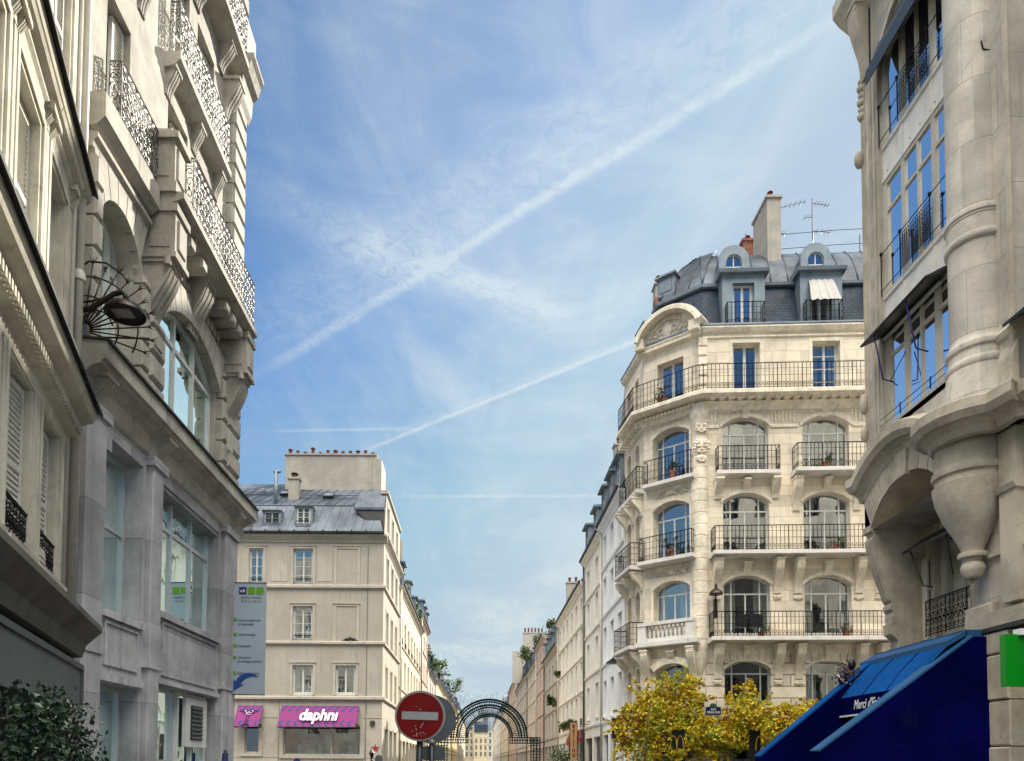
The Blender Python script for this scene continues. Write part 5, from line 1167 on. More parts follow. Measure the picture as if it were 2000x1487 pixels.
t = MB(); t.wall(3.0, 4.0, 8.0, [(.62, 2.1, 4.4, 7.35, .4)], .25, y=1.2, x0=.3); t.box(.3, 3, .56, 1.2, 3.95, 4.2); f.part('loggia_wall', t, 'stoneRt')
window(f, .62, 4.4, 1.48, 2.95, .22, 'leaf2', .4, 'cframe', 'glass', 3, y=1.2)
t = MB(); scroll_rail(t, [(.7, .95), (2.9, .95)], 4.4, .8, sp=.14); f.part('loggia_railing', t, 'iron')
t = MB(); t.prism([(.5, 1.15, 6.75), (2.2, 1.15, 6.75), (2.2, .55, 6.35), (.5, .55, 6.35)], [(.5, 1.15, 6.7), (2.2, 1.15, 6.7), (2.2, .56, 6.3), (.5, .56, 6.3)]); t.tube([(.75, .6, 6.33), (.95, .75, 5.5), (1.05, .9, 5.45)], .018, 5); t.tube([(2.0, .6, 6.33), (1.9, .8, 5.5)], .018, 5); f.part('loggia_blind', t, 'dframe')
t = MB(); t.wall(12, 0, 7.45, [(5.6, 7.8, 4.6, 7.0, .8), (5.2, 8, 0, 3.4)], .5, y=.3, x0=3.28); f.part('lower_wall', t, 'stoneR')
t = MB(); t.box(4.2, 4.62, .14, .31, 4.4, 7.4); t.px([(.3, 6.3), (.1, 6.33), (.06, 6.42), (.3, 6.5)], 4.16, 4.66); t.px([(.3, 5.3), (.22, 5.32), (.22, 5.4), (.3, 5.42)], 3.3, 12)
for z in (6.75, 6.0, 5.25, 4.55): t.box(4.66, 12, .285, .301, z, z+.03, 1)
t.bev(3.2, 3.92, .14, .31, 3.8, 4.5, .04); t.box(3.28, 12, .1, .3, 4.0, 4.3)
t.tube([(4.9, .25, 7.4), (6.2, .25, 5.9)], .02, 5, 1)
f.part('lower_moulding', t, ['stoneRt', 'soot'])
t = MB(); t.box(3.4, 12, -.02, .12, 3.92, 4.0); f.part('shop_lintel', t, 'dframe')
t = MB(); 
for z0, z1, d in ((0, 1.0, -.1), (1.02, 1.9, 0), (1.92, 2.7, .02), (2.72, 3.5, 0), (3.52, 3.9, 0)): t.bev(3.72, 4.5, d, .31, z0, z1, .025)
f.part('pier', t, 'stoneRt')
# awnings of the bay
t = MB()
t.prism([(.9, .06, 11.2), (3.3, .06, 11.2), (3.2, -.42, 10.98), (.78, -.42, 10.98)], [(.9, .06, 11.12), (3.3, .06, 11.12), (3.2, -.41, 10.94), (.78, -.41, 10.94)]); t.tube([(.78, -.43, 10.96), (3.2, -.43, 10.96)], .03, 6)
aw = f.part('window_awning', t, 'dframe')
t = MB(); t.tube([(.95, .0, 11.02), (2.95, .0, 11.02)], .045, 8, 1)
for x, dx in ((1.25, .12), (2.45, .12)): t.tube([(x, -.4, 10.96), (x+dx, -.28, 9.9), (x+dx*1.2, -.05, 9.82)], .016, 5)
t.tube([(1.75, -.0, 10.3), (1.6, -.25, 9.75), (1.5, -.05, 9.7)], .012, 5, 0); t.build('awning_arm', ['bnavy', 'gframe'], aw)
t = MB(); t.prism([(.95, .1, 18.2), (3.4, .1, 18.2), (3.4, -.3, 17.2), (.95, -.3, 17.2)], [(.95, .16, 18.2), (3.4, .16, 18.2), (3.4, -.24, 17.17), (.95, -.24, 17.17)]); t.box(.95, 3.4, -.32, -.3, 16.9, 17.22); f.part('upper_awning', t, 'signgrey')
t = MB(); t.prism([(4.85, .3, 9.35), (7, .3, 9.35), (7, -.2, 9.0), (4.85, -.2, 9.0)], [(4.85, .3, 9.28), (7, .3, 9.28), (7, -.19, 8.95), (4.85, -.19, 8.95)]); f.part('far_awning', t, 'dframe')
t = MB(); t.tube([(4.45, .1, 14.2), (4.45, -.12, 14.25), (4.45, -.15, 14.4)], .014, 5); t.tube([(4.8, .28, 12.2), (4.8, .15, 12.2)], .04, 6); f.part('wall_hook', t, 'iron')
# ------------------------------------------------------------------ blue shop awning with solid cheeks
W = thing('blue_shop_awning', 'deep blue shop awning with solid triangular cheeks and white script lettering', 'awning', (9.0, 14.4, 0))
def cheek(Y, xt, zt, xb, zb, mt, nm):
    t = MB(); pr = [(9.2-9, zt), (xt-9, zt), (xb-9, zb), (xb-9, .3), (9.2-9, .3)]
    t.prism([(x, Y-14.4, z) for x, z in pr], [(x, Y-14.4+.1, z) for x, z in pr]); o = t.build(nm, mt, W)
    t = MB()
    L = math.hypot(xt-xb, zt-zb); nx, nz = -(zt-zb)/L, (xt-xb)/L; nx, nz = (zb-zt)/L, (xt-xb)/L
    a = [(xt-9+.05, zt), (xb-9-.02, zb-.0), (xb-9-.02+nx*.035, zb+nz*.035), (xt-9+.05+nx*.035, zt+nz*.035)]
    t.prism([(x, Y-14.4-.012, z) for x, z in a], [(x, Y-14.4+.3, z) for x, z in a]); return o, t
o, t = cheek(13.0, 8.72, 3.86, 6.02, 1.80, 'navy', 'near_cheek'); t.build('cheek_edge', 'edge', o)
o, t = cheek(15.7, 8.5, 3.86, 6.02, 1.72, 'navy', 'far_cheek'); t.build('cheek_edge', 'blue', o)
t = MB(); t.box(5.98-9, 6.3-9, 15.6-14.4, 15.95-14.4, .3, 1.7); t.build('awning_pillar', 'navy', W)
t = MB(); t.prism([(-.28, -1.3, 3.98), (-.28, 1.75, 3.98), (-.62, 1.75, 3.8), (-.62, -1.3, 3.8)], [(-.28, -1.3, 3.9), (-.28, 1.75, 3.9), (-.62, 1.75, 3.7), (-.62, -1.3, 3.7)]); t.box(-.3, .2, -1.3, 1.75, 3.86, 4.0); t.build('head_box', 'edge', W)
t = MB(); n_ = 14
for i in range(n_):
    y0, y1 = -1.28+2.58*i/n_, -1.28+2.58*(i+1)/n_; s0, s1 = .02*math.sin(i*1.9), .02*math.sin((i+1)*1.9)
    t.poly([(-.55, y0, 3.78), (-.55, y1, 3.78), (-.95, y1, 3.36+s1), (-.95, y0, 3.36+s0)], 0); t.poly([(-.95, y0, 3.36+s0), (-.95, y1, 3.36+s1), (-1.25, y1, 2.98), (-1.25, y0, 2.98)], 0)
t.build('canopy', 'blue', W)
t = MB()
for k in (2, 4): y = -1.28+2.58*k/6; t.tube([(-.55, y, 3.79), (-.95, y, 3.38), (-1.25, y, 2.99)], .006, 4)
t.tube([(-.6, 1.25, 3.6), (-1.2, 1.25, 2.96)], .025, 6, 1); t.tube([(-.6, -1.2, 3.6), (-1.2, -1.2, 2.96)], .025, 6, 1)
t.build('seam', ['navy', 'gframe'], W)
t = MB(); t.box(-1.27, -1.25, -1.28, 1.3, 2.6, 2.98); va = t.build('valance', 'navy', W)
t = MB(); t.box(-1.30, -1.27, -1.28, 1.3, 2.57, 2.605); t.build('valance_trim', 'white', va)
text('lettering', "Merci d'Exister", .26, 'white', va, (-1.276, .12, 2.79), (R(90), 0, R(-90)), .002, .8, 'CENTER', .35, bold=.004)
t = MB(); t.box(-.0, .05, -1.3, 1.3, .3, 3.9); t.build('shop_inside', 'black', W)
# dried flowers on top of the far cheek
fl = thing('dried_flower_arrangement', 'dusky dried flower arrangement leaning over the top of the blue awning', 'flowers', (7.95, 15.8, 3.3)); rnd = random.Random(12); t = MB()
leaf_cloud(t, [(rnd.gauss(0, .13), rnd.gauss(0, .1), rnd.gauss(.12, .17)) for _ in range(170)], .07, rnd); t.build('flowers', 'leafp', fl)
t = MB(); t.blob((-.12, 0, .12), .1, .09, .16, 0, 9, 6); t.blob((.08, .0, .42), .09, .08, .12, 0, 8, 5); t.tube([(-.22, 0, .2), (-.16, -.08, .05), (-.05, -.08, -.03)], .012, 4, 1); t.build('seed_head', ['post', 'white'], fl)
t = MB(); leaf_cloud(t, [(rnd.uniform(.0, .5), rnd.gauss(0, .1), rnd.uniform(0, .35)) for _ in range(110)], .06, rnd); leaf_cloud(t, [(-.3+rnd.gauss(0, .2), rnd.gauss(0, .05), .15+rnd.gauss(0, .1)) for _ in range(40)], .04, rnd); t.build('greenery', 'leafg', fl)
t = MB()
for k in range(6): a = -.9+k*.35; t.tube([(0, 0, -.25), (math.sin(a)*.25, 0, .1), (math.sin(a)*.45, 0, .4*math.cos(a))], .008, 4)
t.build('stem', 'bark', fl)
gp_ = thing('green_shop_sign', 'plain bright green projecting sign panel at the right edge', 'sign', (8.45, 11.5, 2.82)); t = MB(); t.box(-.2, 1.0, 0, .12, 0, .82); t.build('panel', 'green', gp_)
t = MB(); t.box(.0, .6, -.06, .1, .80, .9); t.build('sign_lamp', 'white', gp_)
# ================================================================== THE ROWS OF HOUSES DOWN THE STREET
def house_mat(k, col, **kw): M[k] = mat(k, col, var=.09, vscale=1.5, streak=.3, bump=.1, grime=.05, **kw); return k
house_mat('cool white render', (.82, .82, .80)); house_mat('pale beige render', (.78, .74, .65)); house_mat('warm cream render', (.62, .55, .42)); house_mat('pinkish render', (.56, .43, .34))
house_mat('grey beige render', (.47, .43, .37)); house_mat('ochre render', (.60, .48, .27)); house_mat('pale yellow render', (.66, .58, .38))
FW_ = {}
def far_window(w, h):
    k = (round(w, 2), round(h, 2))
    if k not in FW_:
        t = MB(); t.box(-.001, w+.001, .05, .06, 0, h, 0); 
        for x in (0, w/2-.03, w-.06): t.box(x, x+.06, .02, .05, 0, h, 1)
        for z in (0, h*.33, h*.66, h-.06): t.box(.06, w-.06, .025, .05, z, z+.05, 1)
        FW_[k] = t.mesh('window', ['far_pane', 'wframe'])
    return FW_[k]
def row_house(label, side, y0, y1, X, eave, m, storeys, ncol, roof='mansard', roofmat='zinc', rh=2.4, near=True, trims=True, chim=0, shop='dframe', seed=0, guard=False, ww=.95, wh=1.9, end='near', sill=True, dorm=True):
    rnd = random.Random(seed+int(y0)); L = y1-y0
    root = thing('row_house', label, 'house', (X, y1 if side == 'R' else y0, 0), R(-90 if side == 'R' else 90), 'houses along the %s side of the street' % ('right' if side == 'R' else 'left'))
    f = F(root); cw = L/ncol; hs = []
    zz = storeys
    for z in zz:
        for c in range(ncol): xx = cw*(c+.5)-ww/2; hs.append((xx, xx+ww, z, z+wh*(1 if z < zz[-1] else .88)))
    sh = [(cw*c+.25, cw*(c+1)-.25, .15, 3.0) for c in range(ncol)]
    mb = MB(); mb.wall(L, 0, eave, hs+sh, .26)
    mb.poly([(0, 0, 0), (0, 9, 0), (0, 9, eave), (0, 0, eave)]); mb.poly([(L, 0, 0), (L, 9, 0), (L, 9, eave), (L, 0, eave)]); mb.poly([(0, 9, 0), (L, 9, 0), (L, 9, eave), (0, 9, eave)]); f.part('wall', mb, m)
    t = MB(); t.poly([(.1, .7, 0), (L-.1, .7, 0), (L-.1, .7, eave), (.1, .7, eave)]); f.part('interior', t, 'inside')
    t = MB(); t.px([(0, eave-.35), (-.06, eave-.32), (-.1, eave-.2), (-.26, eave-.08), (-.28, eave+.02), (0, eave+.05)], 0, L)
    if trims:
        for z in (3.6, *[q-.12 for q in zz[1:]]): t.px([(0, z-.02), (-.08, z), (-.1, z+.1), (0, z+.12)], 0, L)
    for q in hs:
        if sill: t.box(q[0]-.08, q[1]+.08, -.07, .004, q[2]-.08, q[2])
        if near: t.box(q[0]-.1, q[0]-.001, -.03, .004, q[2], q[3]+.1); t.box(q[1]+.001, q[1]+.1, -.03, .004, q[2], q[3]+.1); t.box(q[0]-.001, q[1]+.001, -.03, .004, q[3]+.001, q[3]+.1)
    f.part('moulding', t, m)
    t = MB(); t.tube([(.12, -.09, .3), (.12, -.09, eave)], .06, 6); f.part('downpipe', t, 'pipe' if seed % 2 else 'signgrey')
    t = MB(); t.px([(-.28, eave+.03), (-.36, eave+.04), (-.38, eave+.16), (-.28, eave+.16)], 0, L); f.part('gutter', t, 'soot')
    for q in hs:
        if near: window(f, q[0], q[2], q[1]-q[0], q[3]-q[2], .24, 'cross', 0, 'wframe', 'glassb', rnd.choice((0, 1, 0, 4)))
        else: f.put('window', far_window(q[1]-q[0], q[3]-q[2]), q[0], .17, q[2])
    if guard:
        for q in hs:
            if q[2] in guard: t = MB(); grid_rail(t, [(q[0], -.05), (q[1], -.05)], q[2], .45, sp=.16, rows=(.4,), scroll=False, t=.012); f.part('window_guard', t, 'iron')
    for a, b, c, d in sh[::1]: t = MB(); t.box(a, b, .2, .24, c, d); t.box(a, b, .1, .2, c, .6); t.box((a+b)/2-.04, (a+b)/2+.04, .14, .2, .6, d); f.part('shopfront', t, [shop])
    t = MB(); zt = eave+rh
    pr = [(.0, eave+.04), (.3, zt), (4.5, zt+1.3), (9, eave+1)] if roof == 'mansard' else [(-.1, eave+.04), (4.5, eave+rh), (9, eave+.5)]
    for p, q in zip(pr[:-1], pr[1:]): t.poly([(0, p[0], p[1]), (L, p[0], p[1]), (L, q[0], q[1]), (0, q[0], q[1])])
    for x in (0, L): t.poly([(x, p[0], p[1]) for p in pr])
    x = .5
    while x < L: t.tube([(x, pr[0][0], pr[0][1]+.02), (x, pr[1][0], pr[1][1]+.02)], .025, 4); x += .8
    f.part('roof', t, roofmat)
    if roof == 'mansard' and dorm:
        for c in range(ncol):
            if ncol > 4 and c % 2: continue
            x = cw*(c+.5)-.6; t = MB(); t.box(x, x+.12, -.1, 1.2, eave+.1, eave+1.75); t.box(x+1.08, x+1.2, -.1, 1.2, eave+.1, eave+1.75); t.px([(-.3, eave+1.75), (-.3, eave+1.85), (1.6, eave+2.0), (1.6, eave+1.75)], x-.12, x+1.32)
            dm = f.part('dormer', t, 'zincl'); link('dormer_window', far_window(.96, 1.6), dm, (x+.12, -.06, eave+.12))
    for k in range(chim):
        xe = 0 if (k == 0) else L-.5
        t_ = chimney_stack(root, xe, xe+.5, .6, 3.2, eave+.5, zt+1.2+.4*k, 5, 'chim', pr=.12, ph=.4, capped=False)
    return f
row_house('white rendered house with dark mansard dormers right next to the corner building', 'R', 33.3, 39.3, 6.65, 14.1, 'cool white render', (3.9, 6.7, 9.3, 11.8), 3, roofmat='slate', rh=3.2, trims=True, chim=2, seed=1, sill=True)
row_house('tall pale beige house with big hooded dormers beyond the white house', 'R', 39.4, 45.7, 6.65, 13.95, 'pale beige render', (4.1, 6.7, 9.2, 11.4), 2, rh=1.9, roofmat='zincl', seed=2, ww=1.0)
row_house('long low pale beige house with dark roof edge and window plants', 'R', 45.8, 60.4, 6.65, 12.8, 'pale beige render', (3.9, 6.1, 8.3, 10.4), 6, 'pitch', 'slate', rh=2.2, seed=3, chim=1, guard=(3.9,))
row_house('narrow pale house with grey slanting roof and brown chimney side', 'R', 60.5, 73, 6.65, 11.2, 'grey beige render', (3.9, 6.1, 8.4), 4, rh=2.9, seed=4, near=False, chim=1)
row_house('pinkish narrow house in the middle of the right row', 'R', 73.1, 83, 6.65, 14.2, 'pinkish render', (3.9, 6.4, 8.9, 11.4), 3, 'pitch', rh=1.4, seed=5, near=False)
row_house('cream house with roof garden and dark balcony in the right row', 'R', 83.1, 98, 6.65, 12.9, 'warm cream render', (3.9, 6.3, 8.7, 11), 4, rh=2.2, roofmat='slate', seed=6, near=False)
row_house('grey beige house with blue slate roof under a tall white party wall', 'R', 98.1, 125, 6.65, 13.2, 'grey beige render', (3.9, 6.3, 8.7, 11), 6, rh=2.8, roofmat='slate', seed=7, near=False)
row_house('distant cream house far down the right row', 'R', 150.1, 205, 6.5, 13.6, 'warm cream render', (3.9, 6.6, 9.3), 10, rh=2.6, seed=9, near=False, chim=2)
row_house('farthest pale house of the right row', 'R', 205.1, 290, 6.3, 15, 'pale beige render', (3.9, 6.6, 9.3, 12), 14, rh=2.4, seed=10, near=False, chim=2)
row_house('pinkish house with pitched roof far down the right row', 'R', 125.1, 150, 6.4, 15.2, 'pinkish render', (3.9, 6.6, 9.3, 12), 6, 'pitch', rh=2, seed=8, near=False)
pw = thing('party_wall', 'tall pale party wall topped with chimney pots above the right row', 'wall', (6.9, 112, 13.5)); t = MB(); t.box(0, 3.2, 0, .6, 0, 7.6); t.box(-1.6, 0, .05, .55, 0, 4.9); t.box(-.05, 3.25, -.05, .65, 7.6, 7.75); t.build('wall', 'grey beige render', pw); t = MB(); t.lathe(0, 0, [(.14, 0), (.13, .75), (.1, .75)], 7); pm = t.mesh('chimney_pot', 'pot')
for k in range(6): link('chimney_pot', pm, pw, (.3+k*.52, .3, 7.75))
LX = -5.3
row_house('long cream house with roof terrace plants behind the beige corner house', 'L', 49.5, 68, LX, 13.4, 'warm cream render', (3.9, 6.6, 9.6), 7, rh=1.7, seed=11, guard=(9.6,), trims=True, wh=2.1, roofmat='zincl')
row_house('pinkish cream house with stacked ledges in the left row', 'L', 68.1, 77, LX, 14.9, 'pinkish render', (3.9, 6.6, 9.3, 12.1), 3, rh=1.4, seed=12, near=False)
row_house('lower beige house with a shrub on its roof in the left row', 'L', 77.1, 92, LX, 11.2, 'grey beige render', (3.9, 6.2, 8.6), 4, rh=2.2, seed=13, near=False, chim=1)
row_house('cream house with steep zinc dormers in the left row', 'L', 92.1, 116, LX, 11.9, 'pale yellow render', (3.9, 6.2, 8.6), 6, rh=2.6, seed=14, near=False, chim=2)
row_house('grey roofed house with tall chimney in the left row', 'L', 116.1, 145, LX, 12.4, 'warm cream render', (3.9, 6.5, 9.2), 7, rh=3, seed=15, near=False, chim=2)
row_house('ochre house far down the left row', 'L', 145.1, 185, -5.1, 13.0, 'ochre render', (3.9, 6.5, 9.4), 9, rh=3, seed=16, near=False, chim=1)
row_house('distant grey beige house far down the left row', 'L', 185.1, 235, -4.8, 14.5, 'grey beige render', (3.9, 6.6, 9.3, 11.8), 10, rh=3, seed=17, near=False, chim=2)
row_house('farthest cream house of the left row', 'L', 235.1, 300, -5.0, 15.5, 'warm cream render', (3.9, 6.6, 9.3, 12), 12, rh=3, seed=18, near=False, chim=2)
# houses that close the view at the bend, facing the camera
def end_house(label, x0, x1, y, eave, m, rm, rh, ncol, pots=3):
    root = thing('end_house', label, 'house', (x0, y, 0), 0, 'houses closing the street view'); f = F(root); L = x1-x0; cw = L/ncol
    hs = [(cw*(c+.5)-.5, cw*(c+.5)+.5, z, z+1.9) for z in [3.6+2.8*k for k in range(int((eave-5.2)/2.8)+1)] for c in range(ncol)]
    mb = MB(); mb.wall(L, 0, eave, hs, .2); mb.poly([(0, 0, 0), (0, 9, 0), (0, 9, eave), (0, 0, eave)]); mb.poly([(L, 0, 0), (L, 9, 0), (L, 9, eave), (L, 0, eave)]); f.part('wall', mb, m)
    for q in hs: f.put('window', far_window(1.0, 1.9), q[0], .1, q[2])
    t = MB(); pr = [(-.3, eave), (.8, eave+rh), (5, eave+rh+1.5), (9, eave)]
    for p, q in zip(pr[:-1], pr[1:]): t.poly([(0, p[0], p[1]), (L, p[0], p[1]), (L, q[0], q[1]), (0, q[0], q[1])])
    for x in (0, L): t.poly([(x, p[0], p[1]) for p in pr])
    f.part('roof', t, rm)
    t = MB(); t.px([(0, eave-.3), (-.3, eave-.1), (-.3, eave), (0, eave)], 0, L)
    for z in range(int(eave/2.8)): t.box(0, L, -.08, .004, 3.3+2.8*z, 3.42+2.8*z)
    f.part('moulding', t, m); chimney_stack(root, L*.1, L*.1+3, 4.5, 5.2, eave+1, eave+rh+3, pots, pr=.16, ph=.6, capped=False)
end_house('pale yellow house with narrow dark roof in the middle of the street end', -1.4, 4.4, 312, 13.6, 'pale yellow render', 'slate', 3.6, 3)
end_house('pale grey tall house left of the yellow one at the street end', -9.5, -1.6, 322, 16.4, 'warm cream render', 'zincl', 3.4, 4)
end_house('cream house right of the yellow one at the street end', 4.6, 12, 318, 15.4, 'pale beige render', 'zincl', 3.6, 4)
end_house('grey roofed house seen above the others at the street end', -16, -1, 350, 22, 'cool white render', 'zincl', 3.6, 7, 5)
end_house('slate roofed house behind the right side of the street end', .2, 16, 345, 20.5, 'grey beige render', 'zinc', 4, 7, 5)
# window and roof plants
pl = [('leafy roof plants at the near end of the cream terrace', (-5.75, 54, 13.5), .7, 1.2, 240), ('round roof bush in the middle of the cream terrace', (-5.7, 57.5, 13.5), .65, 1.0, 200), ('dark roof bush farther along the cream terrace', (-5.7, 61.5, 13.5), .7, 1.2, 220), ('last roof bush at the far end of the cream terrace', (-5.7, 65.5, 13.5), .7, 1.3, 220),
      ('big shaggy shrub on the roof edge of the lower beige house', (-5.2, 80.5, 11.3), 1.3, 2.2, 420), ('green shrub over the steep dormers of the left row', (-5.2, 101, 13.2), 1.5, 2.4, 300), ('small round tree on a roof near the bend, left row', (-4.6, 140, 14.6), 1.8, 2.2, 260),
      ('large green shrub on the roof terrace in the right row', (6.9, 90, 13.4), 1.9, 3.4, 640), ('flower box on the sill of the long low house, near one', (6.48, 50.5, 3.9), .4, .6, 110), ('flower box on the sill of the long low house, second one', (6.48, 53.1, 3.9), .4, .55, 110), ('flower box on the sill of the long low house, far one', (6.48, 55.4, 3.9), .4, .6, 110),
      ('hanging plants on a window of the narrow pale house', (6.45, 62.5, 6.2), .6, .9, 170), ('window plant on the top floor of the long low house', (6.45, 59, 8.3), .3, .5, 80), ('grass like plant sprouting beside the rooftop chimney', (7.0, 72, 14.2), .7, 1.3, 110)]
for i, (l, p, r, h_, n) in enumerate(pl): plant(l, p, r*.95, h_, 'leafg', int(n*2.2), 20+i, pr=.16, group='plants on sills and roofs', leaf=.11+.0013*p[1])
t = MB(); rnd = random.Random(77)
tr = thing('street_tree', 'small green street tree at the foot of the right row near the arch', 'tree', (5.3, 45.5, .13)); leaf_cloud(t, [(rnd.gauss(0, .45), rnd.gauss(0, .4), 1.75+rnd.gauss(0, .28)) for _ in range(900)], .1, rnd); t.build('crown', 'leafg', tr); t = MB(); t.tube([(0, 0, 0), (.02, 0, .9), (0, .03, 1.6)], .05, 7, r1=.03); t.tube([(0, 0, 1.1), (.2, 0, 1.7)], .02, 5); t.tube([(0, 0, 1.2), (-.2, .1, 1.8)], .02, 5); t.build('trunk', 'bark', tr)
# ------------------------------------------------------------------ trellis arch across the street
ARX = .70; ARY = 44
a_ = thing('trellis_arch', 'dark green metal trellis arch spanning the pedestrian street', 'arch', (ARX, ARY, 0)); t = MB()
ZC = 3.02; th_ = .036
for dy in (-.22, .22):
    for r_ in (2.26, 2.12, 1.93, 1.78, 1.38, 1.26): t.tube([(r_*math.cos(R(i*7.5)), dy, ZC+r_*math.sin(R(i*7.5))) for i in range(25)], th_*(1.4 if r_ in (2.26, 1.93, 1.38) else .9), 4)
    for i in range(45): a = R(i*180/44); c_, s_ = math.cos(a), math.sin(a); t.bar((2.26*c_, dy, ZC+2.26*s_), (1.78*c_, dy, ZC+1.78*s_), .022); t.bar((1.38*c_, dy, ZC+1.38*s_), (1.26*c_, dy, ZC+1.26*s_), .02); (t.bar((1.78*c_, dy, ZC+1.78*s_), (1.38*c_, dy, ZC+1.38*s_), .016))
for i in range(0, 25, 2):
    a = R(i*7.5)
    for r_ in (2.26, 1.26): t.bar((r_*math.cos(a), -.22, ZC+r_*math.sin(a)), (r_*math.cos(a), .22, ZC+r_*math.sin(a)), .022)
t.build('arch_ring', 'teal', a_)
t = MB()
for s in (-1, 1):
    t = MB()
    for dy in (-.22, .22):
        for z in (ZC, ZC-.16, ZC-.34): t.bar((s*1.24, dy, z), (s*3.05, dy, z), .035)
        for k in range(13): x = s*(1.24+k*.15); t.bar((x, dy, ZC-.34), (x, dy, ZC), .024)
        for x in (1.24, 1.38): t.bar((s*x, dy, ZC-.34), (s*x, dy, ZC), .03)
    t.build('arch_beam', 'teal', a_)
for s in (-1, 1):
    t = MB()
    for dy in (-.22, .22):
        for x in (2.5, 2.66, 2.84, 3.02): t.bar((s*x, dy, 0), (s*x, dy, ZC), .032)
        z = .15
        while z < ZC: t.bar((s*2.5, dy, z), (s*3.02, dy, z), .024); z += .17
    t.build('arch_post', 'teal', a_)
# far street wires and small crossing sign
t = MB(); rnd = random.Random(5)
for k in range(26): x = rnd.uniform(-5, 5.5); z = 12.5+rnd.uniform(0, 3); t.tube([(x, 0, z-1.5), (x+rnd.uniform(-.4, .4), 0, z), (x+rnd.uniform(-.9, .9), .1, z+rnd.uniform(.3, 1.2))], .03, 3)
for k in range(5): t.tube([(-5.5, 0, 12+k*.5), (6, .5, 12.3+k*.45)], .015, 3)
tag(t.build('overhead_garland', 'signgrey', None, (0, 150, 0)), 'faint bare garland strung above the far end of the street behind the arch', 'garland')
# ------------------------------------------------------------------ vertical restaurant sign, bell, red blind
b_ = thing('vertical_shop_sign', 'tall tan vertical board with dark letters on the pale beige house', 'sign', (5.75, 44.2, 0)); t = MB(); t.box(-.2, .2, -.04, .04, 1.7, 3.95); t.build('board', 'bijwood', b_)
t = MB(); t.box(-.24, -.2, -.05, .05, 1.68, 3.97); t.box(.2, .24, -.05, .05, 1.68, 3.97); t.box(-.2, .2, -.05, .05, 3.95, 4.0); t.bar((.2, 0, 3.7), (.95, 0, 3.7), .02); t.build('board_frame', 'brown', b_)
for k, c in enumerate('BEIJING'): text('letter', c, .3, 'brown', b_, (0, -.05, 3.72-k*.29), (R(90), 0, 0), .004, .95, bold=.006)
t = MB(); t.lathe(0, 0, [(.26, 0), (.24, .06), (.14, .2), (.1, .45), (.06, .52), (0, .54)], 12); t.tube([(0, 0, .5), (.0, 0, .8), (.5, 0, .8)], .02, 4); bell = t.build('bell_sign', 'brown', None, (6.1, 43.6, 3.0)); tag(bell, 'dark brown bell shaped sign hanging right of the tan vertical board', 'sign')
rb = thing('red_window_awning', 'small red striped rounded awning left of the tan vertical board', 'awning', (6.6, 47.4, 2.9)); t = MB()
for i in range(8):
    a0, a1 = R(90*i/8), R(90*(i+1)/8)
    for k in range(6): y0, y1 = -.8+k*.27, -.8+(k+1)*.27; t.poly([(-.8*math.cos(a0), y0, .7*math.sin(a0)), (-.8*math.cos(a0), y1, .7*math.sin(a0)), (-.8*math.cos(a1), y1, .7*math.sin(a1)), (-.8*math.cos(a1), y0, .7*math.sin(a1))], k % 2)
for y in (-.8, .82): t.poly([(0, y, 0)]+[(-.8*math.cos(R(90*i/8)), y, .7*math.sin(R(90*i/8))) for i in range(9)], 0)
t.box(-.81, -.79, -.8, .82, -.22, 0, 0); t.build('canopy', ['redcloth', 'brown'], rb)
# ------------------------------------------------------------------ no-entry sign in the foreground
ne = thing('no_entry_sign', 'round red no entry sign with a worn white bar on a dark post', 'traffic sign', (-.79, 9.4, 0), (R(0), R(1.6), R(-3)))
rr = .323; disc = lambda r_, n=48: [(r_*math.cos(2*math.pi*k/n), 2.17+r_*math.sin(2*math.pi*k/n)) for k in range(n)]
t = MB(); t.py(disc(rr), -.02, .025); t.py(disc(rr-.004), -.024, -.02); t.build('rim', 'signrim', ne)
t = MB(); t.py(disc(rr-.026), -.029, -.0245); t.build('disc', 'red', ne)
t = MB(); t.box(-.232, .232, -.033, -.0295, 2.12, 2.222); t.build('bar', 'signwhite', ne)
t = MB(); rnd = random.Random(3)
for x, z, w, h_, an in ((.0, 2.25, .012, .03, .5), (-.05, 2.29, .012, .012, 0), (.01, 2.20, .008, .05, .3), (.03, 2.05, .012, .085, .55), (-.05, 2.04, .007, .03, .5), (-.04, 2.0, .012, .035, -.4), (-.09, 1.975, .012, .02, 0), (-.03, 1.93, .016, .05, 0), (-.06, 1.915, .03, .01, .1), (.01, 1.95, .008, .04, .2), (.05, 1.96, .03, .012, -.6), (.035, 1.92, .006, .02, 0), (.075, 1.94, .02, .008, .7)):
    c_, s_ = math.cos(an), math.sin(an); q = [(x+dx*c_+dz*s_, z-dx*s_+dz*c_) for dx, dz in ((-w/2, -h_/2), (w/2, -h_/2*.8), (w/2*.7, h_/2), (-w/2, h_/2*.9))]
    if 2.12 < z < 2.222: continue
    t.py(q, -.0312, -.0292)
t.build('sticker_scraps', 'signrim', ne)
t = MB(); t.tube([(0, .06, 0), (0, .06, 2.3)], .042, 14); t.build('post', 'post', ne)
s2 = thing('round_sign_back', 'grey back of a second round sign behind the no entry sign', 'traffic sign', (-.62, 10.05, 0), (0, 0, R(4))); t = MB(); t.py(disc(.33), 0, .03); t.build('disc', 'signgrey', s2); t = MB(); t.tube([(.0, -.06, 0), (.0, -.06, 2.0)], .032, 12); t.build('post', 'post', s2)
t = MB()
